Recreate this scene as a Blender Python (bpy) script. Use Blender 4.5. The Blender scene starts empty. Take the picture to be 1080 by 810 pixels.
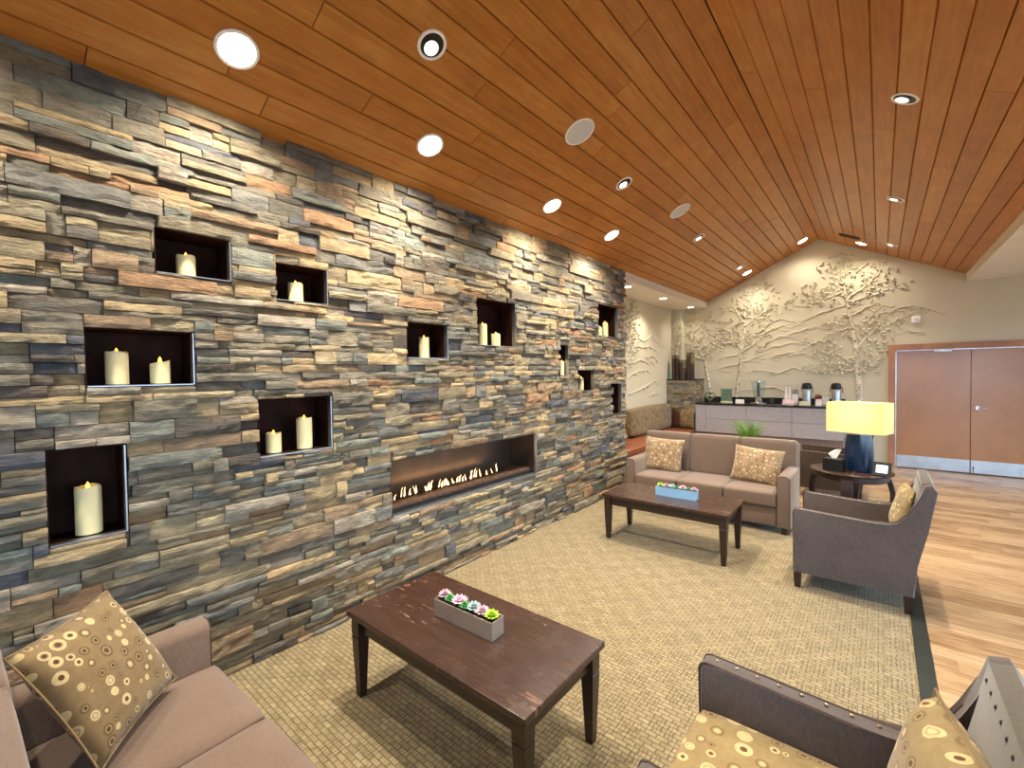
import bpy, bmesh, math, random
import numpy as np
from mathutils import Vector, Matrix, noise
random.seed(7)
SC = bpy.context.scene
COL = SC.collection
PI = math.pi

# ------------------------------------------------------------------ camera
CAM = Vector((2.83, 0.0, 1.68))
yaw, pitch, roll = [math.radians(a) for a in (39.605, -1.372, -0.817)]
fw = Vector((-math.sin(yaw)*math.cos(pitch), math.cos(yaw)*math.cos(pitch), math.sin(pitch)))
rt0 = Vector((math.cos(yaw), math.sin(yaw), 0)); up0 = rt0.cross(fw)
rt = rt0*math.cos(roll) + up0*math.sin(roll); up = -rt0*math.sin(roll) + up0*math.cos(roll)
cd = bpy.data.cameras.new('camera'); cam = bpy.data.objects.new('camera', cd); COL.objects.link(cam)
cam.matrix_world = Matrix(((rt.x, up.x, -fw.x, CAM.x), (rt.y, up.y, -fw.y, CAM.y), (rt.z, up.z, -fw.z, CAM.z), (0, 0, 0, 1)))
cd.sensor_width = 36; cd.lens = 469.264/1080*36; cd.clip_start = 0.05; cd.clip_end = 200
SC.camera = cam
# ------------------------------------------------------------------ light levels
SC.view_settings.view_transform = 'Standard'; SC.view_settings.look = 'None'
SC.view_settings.gamma = 1; SC.view_settings.use_curve_mapping = False
SC.view_settings.exposure = 0.66
SKY_COLOR, SKY_STRENGTH = (0.56, 0.76, 1.0), 5.0
WASH_W, ACCENT_W, SOFFIT_W, FAR_W = 98, 215, 55, 35
WARM = (1.0, 0.90, 0.75)
w = bpy.data.worlds.new('world'); SC.world = w; w.use_nodes = True
w.node_tree.nodes['Background'].inputs[0].default_value = (*SKY_COLOR, 1)
w.node_tree.nodes['Background'].inputs[1].default_value = SKY_STRENGTH

def lin(c):
    return tuple(((v/255)/12.92 if v/255 <= .04045 else ((v/255+.055)/1.055)**2.4) for v in c)

# ------------------------------------------------------------------ materials
class MT:
    def __init__(s, name, color=(128,128,128), rough=.6, metal=0, spec=.5, emit=None, es=0, sheen=0):
        s.m = bpy.data.materials.new(name); s.m.use_nodes = True; s.nt = s.m.node_tree
        s.b = s.nt.nodes['Principled BSDF']; s.b.inputs['Base Color'].default_value = (*lin(color), 1)
        s.b.inputs['Roughness'].default_value = rough; s.b.inputs['Metallic'].default_value = metal
        s.b.inputs['Specular IOR Level'].default_value = spec
        if sheen: s.b.inputs['Sheen Weight'].default_value = sheen
        if emit:
            s.b.inputs['Emission Color'].default_value = (*lin(emit), 1); s.b.inputs['Emission Strength'].default_value = es
    def n(s, t, ins=None, **kw):
        x = s.nt.nodes.new(t)
        for k, v in kw.items(): setattr(x, k, v)
        for k, v in (ins or {}).items():
            if isinstance(v, bpy.types.NodeSocket): s.nt.links.new(v, x.inputs[k])
            else: x.inputs[k].default_value = v
        return x
    def link(s, a, b): s.nt.links.new(a, b)
    def coord(s, scale=(1,1,1), rot=(0,0,0), which='Object'):
        tc = s.n('ShaderNodeTexCoord')
        return s.n('ShaderNodeMapping', {0: tc.outputs[which], 'Scale': scale, 'Rotation': rot}).outputs[0]
    def math(s, op, a, b=0.0, clamp=False):
        x = s.n('ShaderNodeMath', {0: a, 1: b}, operation=op); x.use_clamp = clamp; return x.outputs[0]
    def mix(s, fac, a, b, mode='MIX'):
        x = s.n('ShaderNodeMix', data_type='RGBA', blend_type=mode)
        for k, v in ((0, fac), (6, a), (7, b)):
            if isinstance(v, bpy.types.NodeSocket): s.link(v, x.inputs[k])
            else: x.inputs[k].default_value = v if k == 0 else (*lin(v), 1)
        return x.outputs[2]
    def ramp(s, fac, stops):
        x = s.n('ShaderNodeValToRGB', {0: fac}); e = x.color_ramp.elements
        while len(e) < len(stops): e.new(.5)
        for i, (p, c) in enumerate(stops):
            e[i].position = p; e[i].color = (*lin(c), 1) if isinstance(c, tuple) else (c, c, c, 1)
        return x.outputs[0]
    def noise(s, vec, scale=5, detail=4, rough=.55, dim='3D'):
        return s.n('ShaderNodeTexNoise', {'Vector': vec, 'Scale': scale, 'Detail': detail, 'Roughness': rough}, noise_dimensions=dim).outputs[0]
    def base(s, sock): s.link(sock, s.b.inputs['Base Color']); return s
    def rough(s, sock): s.link(sock, s.b.inputs['Roughness']); return s
    def bump(s, h, strength=.3, dist=.01):
        x = s.n('ShaderNodeBump', {'Height': h, 'Strength': strength, 'Distance': dist}); s.link(x.outputs[0], s.b.inputs['Normal']); return s

M = {}
def simple(name, color, rough=.6, metal=0, spec=.5, var=.12, scale=8, bump=0, **kw):
    a = MT(name, color, rough, metal, spec, **kw); v = a.coord()
    n = a.noise(v, scale, 4)
    dk = tuple(c*(1-var) for c in color); lt = tuple(min(255, c*(1+var)) for c in color)
    a.base(a.ramp(n, [(.3, dk), (.7, lt)]))
    if bump: a.bump(a.noise(v, scale*12, 3), bump, .004)
    M[name] = a.m; return a

# ledgestone
a = MT('stone', rough=.75, spec=.35); at = a.n('ShaderNodeAttribute', attribute_name='tint').outputs[0]
v = a.coord((1, 1, 2.2)); n1 = a.noise(v, 9, 8, .65); n2 = a.noise(a.coord((1, 1, 5)), 22, 6, .7)
n3 = a.noise(a.coord((1, 1, 3)), 70, 4, .7); c = a.mix(1.0, at, a.ramp(n1, [(.3, .62), (.5, 1.0), (.72, 1.35)]), 'MULTIPLY')
c = a.mix(a.math('MULTIPLY', a.ramp(a.noise(a.coord((1, 1, 1.4)), 4.0, 5), [(.52, 0.0), (.66, 1.0)]), .3), c, (140, 112, 78))
a.base(a.mix(1.0, c, a.ramp(n2, [(.3, .8), (.7, 1.18)]), 'MULTIPLY'))
a.bump(a.math('ADD', n1, a.math('ADD', a.math('MULTIPLY', n2, .9), a.math('MULTIPLY', n3, .3))), 1.0, .026); M['stone'] = a.m
simple('mortar', (34, 32, 32), .95)
# planked wood of the ceiling (grain along Y)
def plank_mat(name, lo, mid, hi, stretch, rough, spec, streak=.5, scale=6, rvar=.1):
    a = MT(name, rough=rough, spec=spec); at = a.n('ShaderNodeAttribute', attribute_name='tint').outputs[0]
    sep = a.n('ShaderNodeSeparateColor', {0: at})
    tc = a.n('ShaderNodeTexCoord').outputs['Object']
    off = a.n('ShaderNodeCombineXYZ', {0: a.math('MULTIPLY', sep.outputs[1], 37.0), 1: a.math('MULTIPLY', sep.outputs[2], 23.0), 2: 0.0})
    vv = a.n('ShaderNodeVectorMath', {0: tc, 1: off.outputs[0]}, operation='ADD').outputs[0]
    mp = a.n('ShaderNodeMapping', {0: vv, 'Scale': stretch}).outputs[0]
    g = a.noise(mp, scale, 7, .6); g2 = a.noise(vv, 5, 3)
    f = a.math('ADD', a.math('MULTIPLY', g, streak), a.math('MULTIPLY', g2, .25))
    f = a.math('ADD', f, a.math('MULTIPLY', a.math('SUBTRACT', sep.outputs[0], .5), .55))
    a.base(a.ramp(f, [(.16, lo), (.38, mid), (.62, hi)]))
    a.rough(a.math('ADD', a.math('MULTIPLY', g, rvar), rough - rvar/2))
    a.bump(g, .06, .002); M[name] = a.m
plank_mat('ceiling_wood', (148, 86, 28), (178, 114, 44), (202, 146, 74), (7, .6, 7), .34, .42, .5, 5)
plank_mat('floor_wood', (84, 60, 40), (140, 108, 76), (184, 154, 118), (.45, 12, 1), .28, .5, .8, 7, .12)
simple('groove', (34, 16, 6), .9)
# carpet: small bricks with dashes, in patches
a = MT('carpet', rough=.95, spec=.1, sheen=.2); v = a.coord()
br = a.n('ShaderNodeTexBrick', {'Vector': v, 'Scale': 1.0, 'Mortar Size': .0035, 'Mortar Smooth': .3, 'Brick Width': .056, 'Row Height': .027, 'Bias': 0.0,
    'Color1': (*lin((152, 137, 104)), 1), 'Color2': (*lin((136, 121, 89)), 1), 'Mortar': (*lin((104, 90, 64)), 1)})
ck = a.n('ShaderNodeTexChecker', {'Vector': a.n('ShaderNodeMapping', {0: v, 'Scale': (8.06, 8.62, 1)}).outputs[0], 'Scale': 1.0}).outputs[1]
wv = a.n('ShaderNodeTexWave', {'Vector': v, 'Scale': 16.1, 'Distortion': .4}, wave_type='BANDS', bands_direction='X').outputs[1]
tick = a.math('MULTIPLY', a.math('LESS_THAN', wv, .16), ck)
c = a.mix(a.math('MULTIPLY', tick, .6), br.outputs[0], (80, 68, 46))
c = a.mix(1.0, c, a.ramp(a.noise(v, 26, 4, .7), [(.3, .78), (.7, 1.2)]), 'MULTIPLY')
c = a.mix(1.0, c, a.ramp(a.noise(v, 240, 2, .7), [(.3, .82), (.7, 1.16)]), 'MULTIPLY')
a.base(c); a.bump(a.math('ADD', a.math('MULTIPLY', br.outputs[1], -1.0), a.noise(v, 300, 2)), .5, .004); M['carpet'] = a.m
simple('border_strip', (34, 40, 36), .5)
a = simple('plaster', (206, 197, 172), .85, spec=.25, var=.012, scale=3, bump=.12)
simple('plaster_trunk', (204, 196, 172), .85, spec=.2, var=.2, scale=16, bump=.3)
simple('white_paint', (226, 218, 200), .6, var=.02)
simple('niche_wood', (40, 18, 9), .6, var=.3, spec=.12)
simple('wax', (238, 222, 168), .5, var=.04, spec=.4)
M['wax_flame'] = MT('wax_flame', (255, 214, 90), .5, emit=(255, 205, 70), es=3.0).m
simple('steel', (190, 194, 198), .36, 1, var=.05)
simple('chrome', (215, 215, 218), .15, 1, var=.02)
simple('dark_metal', (40, 38, 38), .4, .6)
simple('fire_panel', (70, 58, 46), .38, .5, var=.2, scale=3)
simple('fire_media', (96, 70, 52), .7, var=.4, scale=60)
M['fire_flame'] = MT('fire_flame', (255, 190, 120), .5, emit=(255, 206, 150), es=2.6).m
def fabric(name, color, var=.1, scale=160, sheen=.3, streak=True):
    a = MT(name, color, .85, spec=.2, sheen=sheen); v = a.coord((1, 1, .35) if streak else (1, 1, 1))
    n = a.noise(v, scale, 3, .7); n2 = a.noise(a.coord(), 6, 2)
    f = a.math('ADD', a.math('MULTIPLY', n, .75), a.math('MULTIPLY', n2, .25))
    a.base(a.ramp(f, [(.32, tuple(c*(1-var) for c in color)), (.68, tuple(min(255, c*(1+var)) for c in color))]))
    a.bump(n, .25, .002); M[name] = a.m
fabric('sofa_fabric', (112, 93, 79))
fabric('chair_fabric', (84, 75, 73), .14)
fabric('chair_back_fabric', (84, 77, 62), .08, 60)
fabric('brown_fabric', (66, 52, 42), .1)
simple('seam_dark', (70, 54, 46), .9)
simple('welt_olive', (132, 110, 74), .85); simple('welt_tan', (150, 126, 96), .85)
simple('nail_metal', (190, 170, 130), .3, 1)
# printed ring fabric
def ring_mat(name, ground, pale, mid, dark, s):
    a = MT(name, ground, .8, spec=.2, sheen=.2); v = a.coord(which='UV')
    nb = a.noise(v, 6, 3)
    col = a.mix(nb, tuple(int(c*.84) for c in ground), tuple(min(255, int(c*1.1)) for c in ground))
    vo = a.n('ShaderNodeTexVoronoi', {'Vector': v, 'Scale': s, 'Randomness': .72}, voronoi_dimensions='2D')
    ns = a.n('ShaderNodeTexVoronoi', {'Vector': v, 'Scale': s, 'Randomness': .72}, voronoi_dimensions='2D', feature='N_SPHERE_RADIUS')
    sp = a.n('ShaderNodeSeparateColor', {0: vo.outputs['Color']})
    rad = a.math('MULTIPLY', ns.outputs['Radius'], a.math('ADD', a.math('MULTIPLY', sp.outputs[0], .45), .60))
    q = a.math('DIVIDE', vo.outputs['Distance'], a.math('ADD', rad, .001))
    outer = a.mix(a.math('GREATER_THAN', sp.outputs[1], .4), mid, pale)
    inner = a.mix(a.math('GREATER_THAN', sp.outputs[1], .7), a.mix(.55, pale, mid), pale)
    core = a.mix(a.math('GREATER_THAN', sp.outputs[2], .5), pale, dark)
    col = a.mix(a.math('LESS_THAN', q, 1.0), col, outer)
    col = a.mix(a.math('LESS_THAN', q, .64), col, inner)
    col = a.mix(a.math('LESS_THAN', q, .42), col, core)
    col = a.mix(1.0, col, a.ramp(a.noise(v, 40, 4, .7), [(.3, .84), (.7, 1.1)]), 'MULTIPLY')
    a.base(col); a.bump(a.noise(v, 220, 2), .2, .002); M[name] = a.m
ring_mat('ring_print_olive', (128, 106, 72), (190, 170, 124), (100, 80, 50), (84, 50, 26), 20)
ring_mat('ring_print_tan', (150, 124, 92), (196, 172, 138), (122, 96, 68), (74, 46, 30), 22)
ring_mat('ring_print_cream', (146, 126, 86), (198, 176, 128), (120, 98, 62), (96, 60, 30), 15)
# espresso furniture wood
a = MT('espresso', (52, 32, 26), .35, spec=.5); v = a.coord((1.5, 14, 14))
a.base(a.ramp(a.noise(v, 5, 5), [(.3, (32, 19, 15)), (.7, (50, 32, 25))])); M['espresso'] = a.m
a = MT('espresso_top', (70, 42, 34), .34, spec=.5); v = a.coord((1.2, 12, 12))
n = a.noise(v, 5, 6, .6); c = a.ramp(n, [(.3, (46, 29, 23)), (.7, (68, 45, 36))])
sc_ = a.noise(a.coord((3, 30, 1), (0, 0, .5)), 3, 2); zone = a.noise(a.coord(), 3.2, 2)
scr = a.math('MULTIPLY', a.math('GREATER_THAN', sc_, .64), a.math('GREATER_THAN', zone, .52))
a.base(a.mix(a.math('MULTIPLY', scr, .35), c, (170, 130, 110)))
a.rough(a.math('ADD', a.math('MULTIPLY', a.noise(a.coord(), 9, 4), .2), .16)); M['espresso_top'] = a.m
simple('planter_metal', (205, 196, 180), .4, .8, var=.06)
simple('planter_window_tint', (150, 196, 228), .4, .2, var=.03)  # blue of the window daylight on the metal, put into the base colour
simple('soil', (60, 48, 38), .95)
simple('succulent_mauve', (196, 164, 176), .55, var=.15, scale=30); simple('succulent_green', (76, 150, 80), .55, var=.2, scale=30)
simple('succulent_blue', (164, 190, 186), .55, var=.12, scale=30); simple('succulent_lime', (170, 205, 60), .55, var=.15, scale=30)
simple('succulent_pink', (218, 178, 196), .55, var=.12, scale=30)
simple('grass_blade', (112, 150, 58), .55, var=.3, scale=20)
simple('laminate', (168, 164, 168), .5, var=.04, scale=20)
simple('laminate_base', (140, 122, 118), .5, var=.04)
simple('black_top', (30, 24, 24), .22, var=.3)
simple('bench_leather', (126, 70, 42), .4, var=.12)
a = MT('leaf_weave', (142, 110, 66), .8, sheen=.2); v = a.coord((16, 16, 5), (.3, 0, 0))
a.base(a.ramp(a.noise(v, 2.2, 4, .7), [(.36, (66, 48, 26)), (.5, (108, 86, 48)), (.64, (148, 122, 76))])); M['leaf_weave'] = a.m
simple('brown_satin', (74, 40, 28), .4, var=.2)
simple('bamboo_brown', (58, 36, 24), .4, var=.3, scale=14); simple('bamboo_olive', (118, 108, 66), .45, var=.15, scale=14)
simple('green_glass', (104, 128, 108), .25, var=.1)
simple('door_wood', (170, 116, 70), .2, var=.04, scale=3, spec=.65)
simple('frame_wood', (172, 120, 88), .45, var=.1, scale=4)
simple('black_plastic', (22, 22, 24), .35); simple('white_card', (235, 230, 222), .7, var=.02); simple('pink_card', (226, 196, 194), .7, var=.15, scale=60)
simple('grey_plastic', (130, 132, 138), .5); simple('red_ball', (116, 28, 26), .4); simple('pale_yellow', (218, 208, 176), .6)
simple('tray_steel', (200, 198, 196), .3, 1)
simple('speaker_mesh', (206, 206, 204), .7, var=.08, scale=200); simple('trim_white', (250, 249, 246), .4, var=.01)
simple('vent_dark', (58, 38, 24), .6); simple('can_dark', (26, 24, 24), .3)
M['lamp_disc'] = MT('lamp_disc', (255, 244, 220), .5, emit=(255, 238, 205), es=14).m
M['lamp_disc_small'] = MT('lamp_disc_small', (255, 244, 220), .5, emit=(255, 240, 215), es=6).m
M['screen'] = MT('screen', (200, 215, 235), .3, emit=(205, 222, 245), es=.8).m
a = MT('lamp_base_gloss', (18, 42, 70), .18, spec=.7); M['lamp_base_gloss'] = a.m  # blue base colour stands in for the window reflected in the gloss
a = MT('lamp_shade', (236, 222, 160), .9, spec=.1, emit=(255, 236, 176), es=.14)
mx = a.n('ShaderNodeMixShader', {0: .5, 1: a.b.outputs[0], 2: a.n('ShaderNodeBsdfTranslucent', {0: (*lin((250, 240, 206)), 1)}).outputs[0]})
a.link(mx.outputs[0], a.nt.nodes['Material Output'].inputs[0]); M['lamp_shade'] = a.m
a = MT('clear_acrylic', (235, 245, 245), .05, spec=.5); a.b.inputs['Transmission Weight'].default_value = .95; a.b.inputs['IOR'].default_value = 1.12; M['clear_acrylic'] = a.m
a = MT('window_pane', rough=.02); nt = a.nt; tr = a.n('ShaderNodeBsdfTransparent'); gl = a.n('ShaderNodeBsdfGlossy', {'Roughness': .02})
mx = a.n('ShaderNodeMixShader', {0: .06, 1: tr.outputs[0], 2: gl.outputs[0]}); a.link(mx.outputs[0], nt.nodes['Material Output'].inputs[0]); M['window_pane'] = a.m

# ------------------------------------------------------------------ helpers
def tag(o, label=None, cat=None, group=None, kind=None):
    if label: o['label'] = label
    if cat: o['category'] = cat
    if group: o['group'] = group
    if kind: o['kind'] = kind
    return o
def obj(name, bm, mat, parent=None, smooth=False, loc=None, angle=40):
    me = bpy.data.meshes.new(name)
    if isinstance(bm, bmesh.types.BMesh):
        bmesh.ops.recalc_face_normals(bm, faces=bm.faces[:]); bm.to_mesh(me); bm.free()
    else:
        me.from_pydata(bm[0], [], bm[1])
    for mm in (mat if isinstance(mat, (list, tuple)) else [mat]): me.materials.append(M[mm])
    if smooth:
        for p in me.polygons: p.use_smooth = True
        me.set_sharp_from_angle(angle=math.radians(angle))
    o = bpy.data.objects.new(name, me); COL.objects.link(o)
    if parent is not None: o.parent = parent
    if loc is not None: o.location = loc
    return o
def empty(name, loc=(0,0,0), rz=0):
    o = bpy.data.objects.new(name, None); COL.objects.link(o); o.location = loc; o.rotation_euler.z = rz; o.empty_display_size = .1; return o
def B(): return bmesh.new()
def box(bm, x0, x1, y0, y1, z0, z1, bev=0, seg=2):
    r = bmesh.ops.create_cube(bm, size=1); vs = r['verts']
    for q in vs:
        q.co = Vector(((x0+x1)/2 + q.co.x*(x1-x0), (y0+y1)/2 + q.co.y*(y1-y0), (z0+z1)/2 + q.co.z*(z1-z0)))
    if bev:
        es = list({e for q in vs for e in q.link_edges})
        bmesh.ops.bevel(bm, geom=es, offset=bev, segments=seg, affect='EDGES', profile=.5)
    return bm
def lathe(bm, prof, n=24, c=(0,0), sx=1, sy=1):
    rings = []
    for r, z in prof:
        if r < 1e-6: rings.append([bm.verts.new((c[0], c[1], z))])
        else: rings.append([bm.verts.new((c[0]+r*sx*math.cos(2*PI*k/n), c[1]+r*sy*math.sin(2*PI*k/n), z)) for k in range(n)])
    for A, C in zip(rings, rings[1:]):
        for k in range(n):
            j = (k+1) % n
            f = [A[k % len(A)], A[j % len(A)], C[j % len(C)], C[k % len(C)]]
            f = list(dict.fromkeys(f))
            if len(f) > 2: bm.faces.new(f)
    return bm
def tube(bm, pts, rad, n=8, cap=True):
    pts = [Vector(p) for p in pts]; m = len(pts)
    rad = [rad]*m if not isinstance(rad, (list, tuple)) else rad
    prev = None; rings = []
    for i, p in enumerate(pts):
        t = (pts[min(i+1, m-1)] - pts[max(i-1, 0)]).normalized()
        if prev is None: u = t.orthogonal().normalized()
        else: u = (prev - t*prev.dot(t)).normalized()
        prev = u; v = t.cross(u)
        rings.append([bm.verts.new(p + (u*math.cos(2*PI*k/n) + v*math.sin(2*PI*k/n))*rad[i]) for k in range(n)])
    for A, C in zip(rings, rings[1:]):
        for k in range(n): bm.faces.new([A[k], A[(k+1) % n], C[(k+1) % n], C[k]])
    if cap: bm.faces.new(rings[0]); bm.faces.new(rings[-1])
    return bm
def prism(bm, poly, axis, a, b, bev=0, seg=2):
    """poly of 2D points extruded from a to b along an axis ('y': poly is x,z; 'x': y,z; 'z': x,y)."""
    def P(p, t): return {'y': (p[0], t, p[1]), 'x': (t, p[0], p[1]), 'z': (p[0], p[1], t)}[axis]
    A = [bm.verts.new(P(p, a)) for p in poly]; C = [bm.verts.new(P(p, b)) for p in poly]
    n = len(poly); f1 = bm.faces.new(A); f2 = bm.faces.new(C[::-1])
    for k in range(n): bm.faces.new([A[k], C[k], C[(k+1) % n], A[(k+1) % n]])
    if bev:
        es = list(f1.edges) + list(f2.edges)
        bmesh.ops.bevel(bm, geom=es, offset=bev, segments=seg, affect='EDGES', profile=.5)
    return bm
def ball(bm, c, r, sz=1, u=10, v=7):
    res = bmesh.ops.create_uvsphere(bm, u_segments=u, v_segments=v, radius=r)
    for q in res['verts']: q.co = Vector((q.co.x+c[0], q.co.y+c[1], q.co.z*sz+c[2]))
def quad(bm, *pts): return bm.faces.new([bm.verts.new(p) for p in pts])
def struct(name, bm, mat, parent=None, **k):
    o = obj(name, bm, mat, parent, **k); o['kind'] = 'structure'; return o
def dup(o, parent=None):
    c = o.copy(); COL.objects.link(c)
    if parent is not None: c.parent = parent
    for ch in list(o.children):
        dup(ch, c)
    return c

# ================================================================== ROOM SHELL
YF, YE, YB, XR = 9.93, 5.99, -3.2, 6.6          # far wall, end of stone wall, rear wall, right wall
XA = -0.67                                      # alcove wall
EAVE, RIDGE, RX, REND = 3.12, 4.061, 1.953, 3.87
SL = (RIDGE-EAVE)/RX; SR = (RIDGE-3.13)/(REND-RX)
def ceil_z(x): return EAVE + SL*x if x < RX else RIDGE - SR*(x-RX)

NICHES = [(0.60, 0.945, 2.215, 2.448), (1.182, 1.514, 2.145, 2.377), (0.329, 0.757, 1.641, 1.922), (1.063, 1.52, 1.197, 1.548), (0.19, 0.464, 0.935, 1.364),
          (2.148, 2.57, 1.808, 2.092), (2.932, 3.478, 1.938, 2.372), (5.195, 5.745, 2.152, 2.57), (4.277, 4.458, 1.641, 1.998), (4.69, 5.06, 1.443, 1.708), (5.567, 5.828, 1.086, 1.517)]
FIRE = (1.97, 3.80, 0.598, 1.04)
HOLES = NICHES + [FIRE]

def subtract(rects, h):
    out = []
    for (a0, a1, b0, b1) in rects:
        if a1 <= h[0] or a0 >= h[1] or b1 <= h[2] or b0 >= h[3]: out.append((a0, a1, b0, b1)); continue
        if a0 < h[0]: out.append((a0, h[0], b0, b1))
        if a1 > h[1]: out.append((h[1], a1, b0, b1))
        m0, m1 = max(a0, h[0]), min(a1, h[1])
        if b0 < h[2]: out.append((m0, m1, b0, h[2]))
        if b1 > h[3]: out.append((m0, m1, h[3], b1))
    return out

STONE_COLORS = [((132, 126, 108), 6), ((118, 115, 104), 5), ((150, 140, 116), 5), ((162, 146, 116), 4), ((102, 100, 94), 4), ((176, 158, 124), 2), ((142, 124, 102), 3),
                ((120, 121, 118), 3), ((94, 98, 106), 1), ((84, 80, 76), 1), ((152, 146, 134), 4), ((158, 128, 100), 1), ((122, 128, 122), 3)]  # slate blue entry puts window light on recessed faces into the stone colour
POOL = [c for c, k in STONE_COLORS for _ in range(k)]
def stone_face(name, rects, place, hole_fn=None, seed=1, parent=None, prot=(.0, .03)):
    """rects in wall coordinates (u, z); place(u, z, out) -> world point; every stone gets its own grain, depth and tone."""
    rnd = random.Random(seed); V, F, T = [], [], []
    for (u0, u1, z0, z1) in rects:
        du, dz = u1-u0, z1-z0
        if du < .012 or dz < .008: continue
        g = .0015; u0 += g; u1 -= g; z0 += g; z1 -= g; du, dz = u1-u0, z1-z0
        p = rnd.uniform(*prot) if rnd.random() > .12 else rnd.uniform(prot[0]-.012, prot[0])
        c = rnd.choice(POOL); k = rnd.uniform(1.08, 1.45); tint = [x*k*m for x, m in zip(lin(c), (1.05, 1.0, .92))]
        nx = max(2, min(12, int(du/.028)+1)); nz = 2 if dz < .035 else (3 if dz < .07 else 4)
        tu, tz = rnd.uniform(-.03, .03), rnd.uniform(-.10, .10); amp = rnd.uniform(.003, .010); so = rnd.uniform(0, 90)
        base = len(V)
        for j in range(nz+1):
            for i in range(nx+1):
                s, t = i/nx, j/nz; e = (i in (0, nx)) + (j in (0, nz))
                u, z = u0+du*s, z0+dz*t
                d = p + tu*(s-.5)*min(du, .25) + tz*(t-.5)*dz + noise.noise(Vector((u*9, z*22, so)))*amp*1.4 + noise.noise(Vector((u*30, z*50, so)))*amp*.7
                if e: d -= .0035*e
                if e and 0 < i < nx: z += noise.noise(Vector((u*20, so, z)))*.0025
                V.append(place(u, z, d)); T.append(tint)
        W_ = nx+1
        for j in range(nz):
            for i in range(nx): q = base+j*W_+i; F.append((q, q+1, q+W_+1, q+W_))
        ring = [base+i for i in range(W_)] + [base+j*W_+nx for j in range(1, nz+1)] + [base+nz*W_+i for i in range(nx-1, -1, -1)] + [base+j*W_ for j in range(nz-1, 0, -1)]
        bb = len(V)
        edge = [(u0+du*i/nx, z0) for i in range(W_)] + [(u1, z0+dz*j/nz) for j in range(1, nz+1)] + [(u0+du*i/nx, z1) for i in range(nx-1, -1, -1)] + [(u0, z0+dz*j/nz) for j in range(nz-1, 0, -1)]
        for (u, z) in edge: V.append(place(u, z, -.03)); T.append(tint)
        L = len(ring)
        for k2 in range(L): F.append((ring[k2], ring[(k2+1) % L], bb+(k2+1) % L, bb+k2))
    me = bpy.data.meshes.new(name); me.from_pydata(V, [], F); me.materials.append(M['stone'])
    ca = me.color_attributes.new('tint', 'FLOAT_COLOR', 'POINT'); arr = np.ones((len(V), 4), np.float32); arr[:, :3] = np.array(T, np.float32)
    ca.data.foreach_set('color', arr.ravel())
    o = bpy.data.objects.new(name, me); COL.objects.link(o)
    if parent is not None: o.parent = parent
    return o
def courses(u0, u1, z0, z1, rnd, lmin=.10, lmax=.46):
    R = []; z = z0
    while z < z1-.01:
        h = rnd.choice([.036, .042, .05, .06, .07, .085, .1]); 
        if z1-z-h < .03: h = z1-z
        u = u0 - rnd.uniform(0, .2)
        while u < u1:
            l = rnd.uniform(lmin, lmax) if rnd.random() < .8 else rnd.uniform(.06, .14)
            a, b_ = max(u, u0), min(u+l, u1)
            if b_ > a:
                if h > .058 and rnd.random() < .5:
                    s = z+h*rnd.uniform(.35, .65)
                    m = a + (b_-a)*rnd.uniform(.3, .7)
                    if rnd.random() < .5 and b_-a > .2: R += [(a, m, z, s), (m, b_, z, s), (a, b_, s, z+h)]
                    else: R += [(a, b_, z, s), (a, b_, s, z+h)]
                else: R.append((a, b_, z, z+h))
            u += l
        z += h
    return R
rnd = random.Random(11)
rects = courses(-1.6, YE, .0, EAVE+.01, rnd)
for h in HOLES: rects = subtract(rects, h)
wall_left = stone_face('wall_left', rects, lambda u, z, d: (d, u, z), seed=5)
wall_left['kind'] = 'structure'
# mortar sheet behind the stones, open at the niches and the hearth
bm = B(); R = [(YB, YE, 0, EAVE)]
for h in HOLES: R = subtract(R, h)
for (a0, a1, b0, b1) in R: quad(bm, (-.028, a0, b0), (-.028, a1, b0), (-.028, a1, b1), (-.028, a0, b1))
box(bm, XA, -.03, YE-.02, YE-.002, 0, EAVE)
struct('mortar_bed', bm, 'mortar', wall_left)
# lined niches
for (a0, a1, b0, b1) in NICHES:
    bm = B(); t = .005; xo = -.002; xi = -.22
    box(bm, xi, xo, a0, a0+t, b0, b1); box(bm, xi, xo, a1-t, a1, b0, b1)
    box(bm, xi, xo, a0+t, a1-t, b1-t, b1); box(bm, xi, xo, a0+t, a1-t, b0, b0+t); box(bm, xi-t, xi, a0, a1, b0, b1)
    nc = struct('niche', bm, 'niche_wood', wall_left)
    bm = B(); e = .006
    box(bm, -.03, .012, a1-t-e, a1-t, b0+t, b1-t); box(bm, -.03, .010, a0+t, a1-t-e, b0+t-.002, b0+t+.003)
    struct('edge_trim', bm, 'steel', nc)
# stone wall behind the camera side continues as plain core
bm = B(); quad(bm, (-.02, YB, 0), (-.02, -1.6, 0), (-.02, -1.6, EAVE), (-.02, YB, EAVE)); struct('wall_left_plain', bm, 'plaster')

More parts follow.
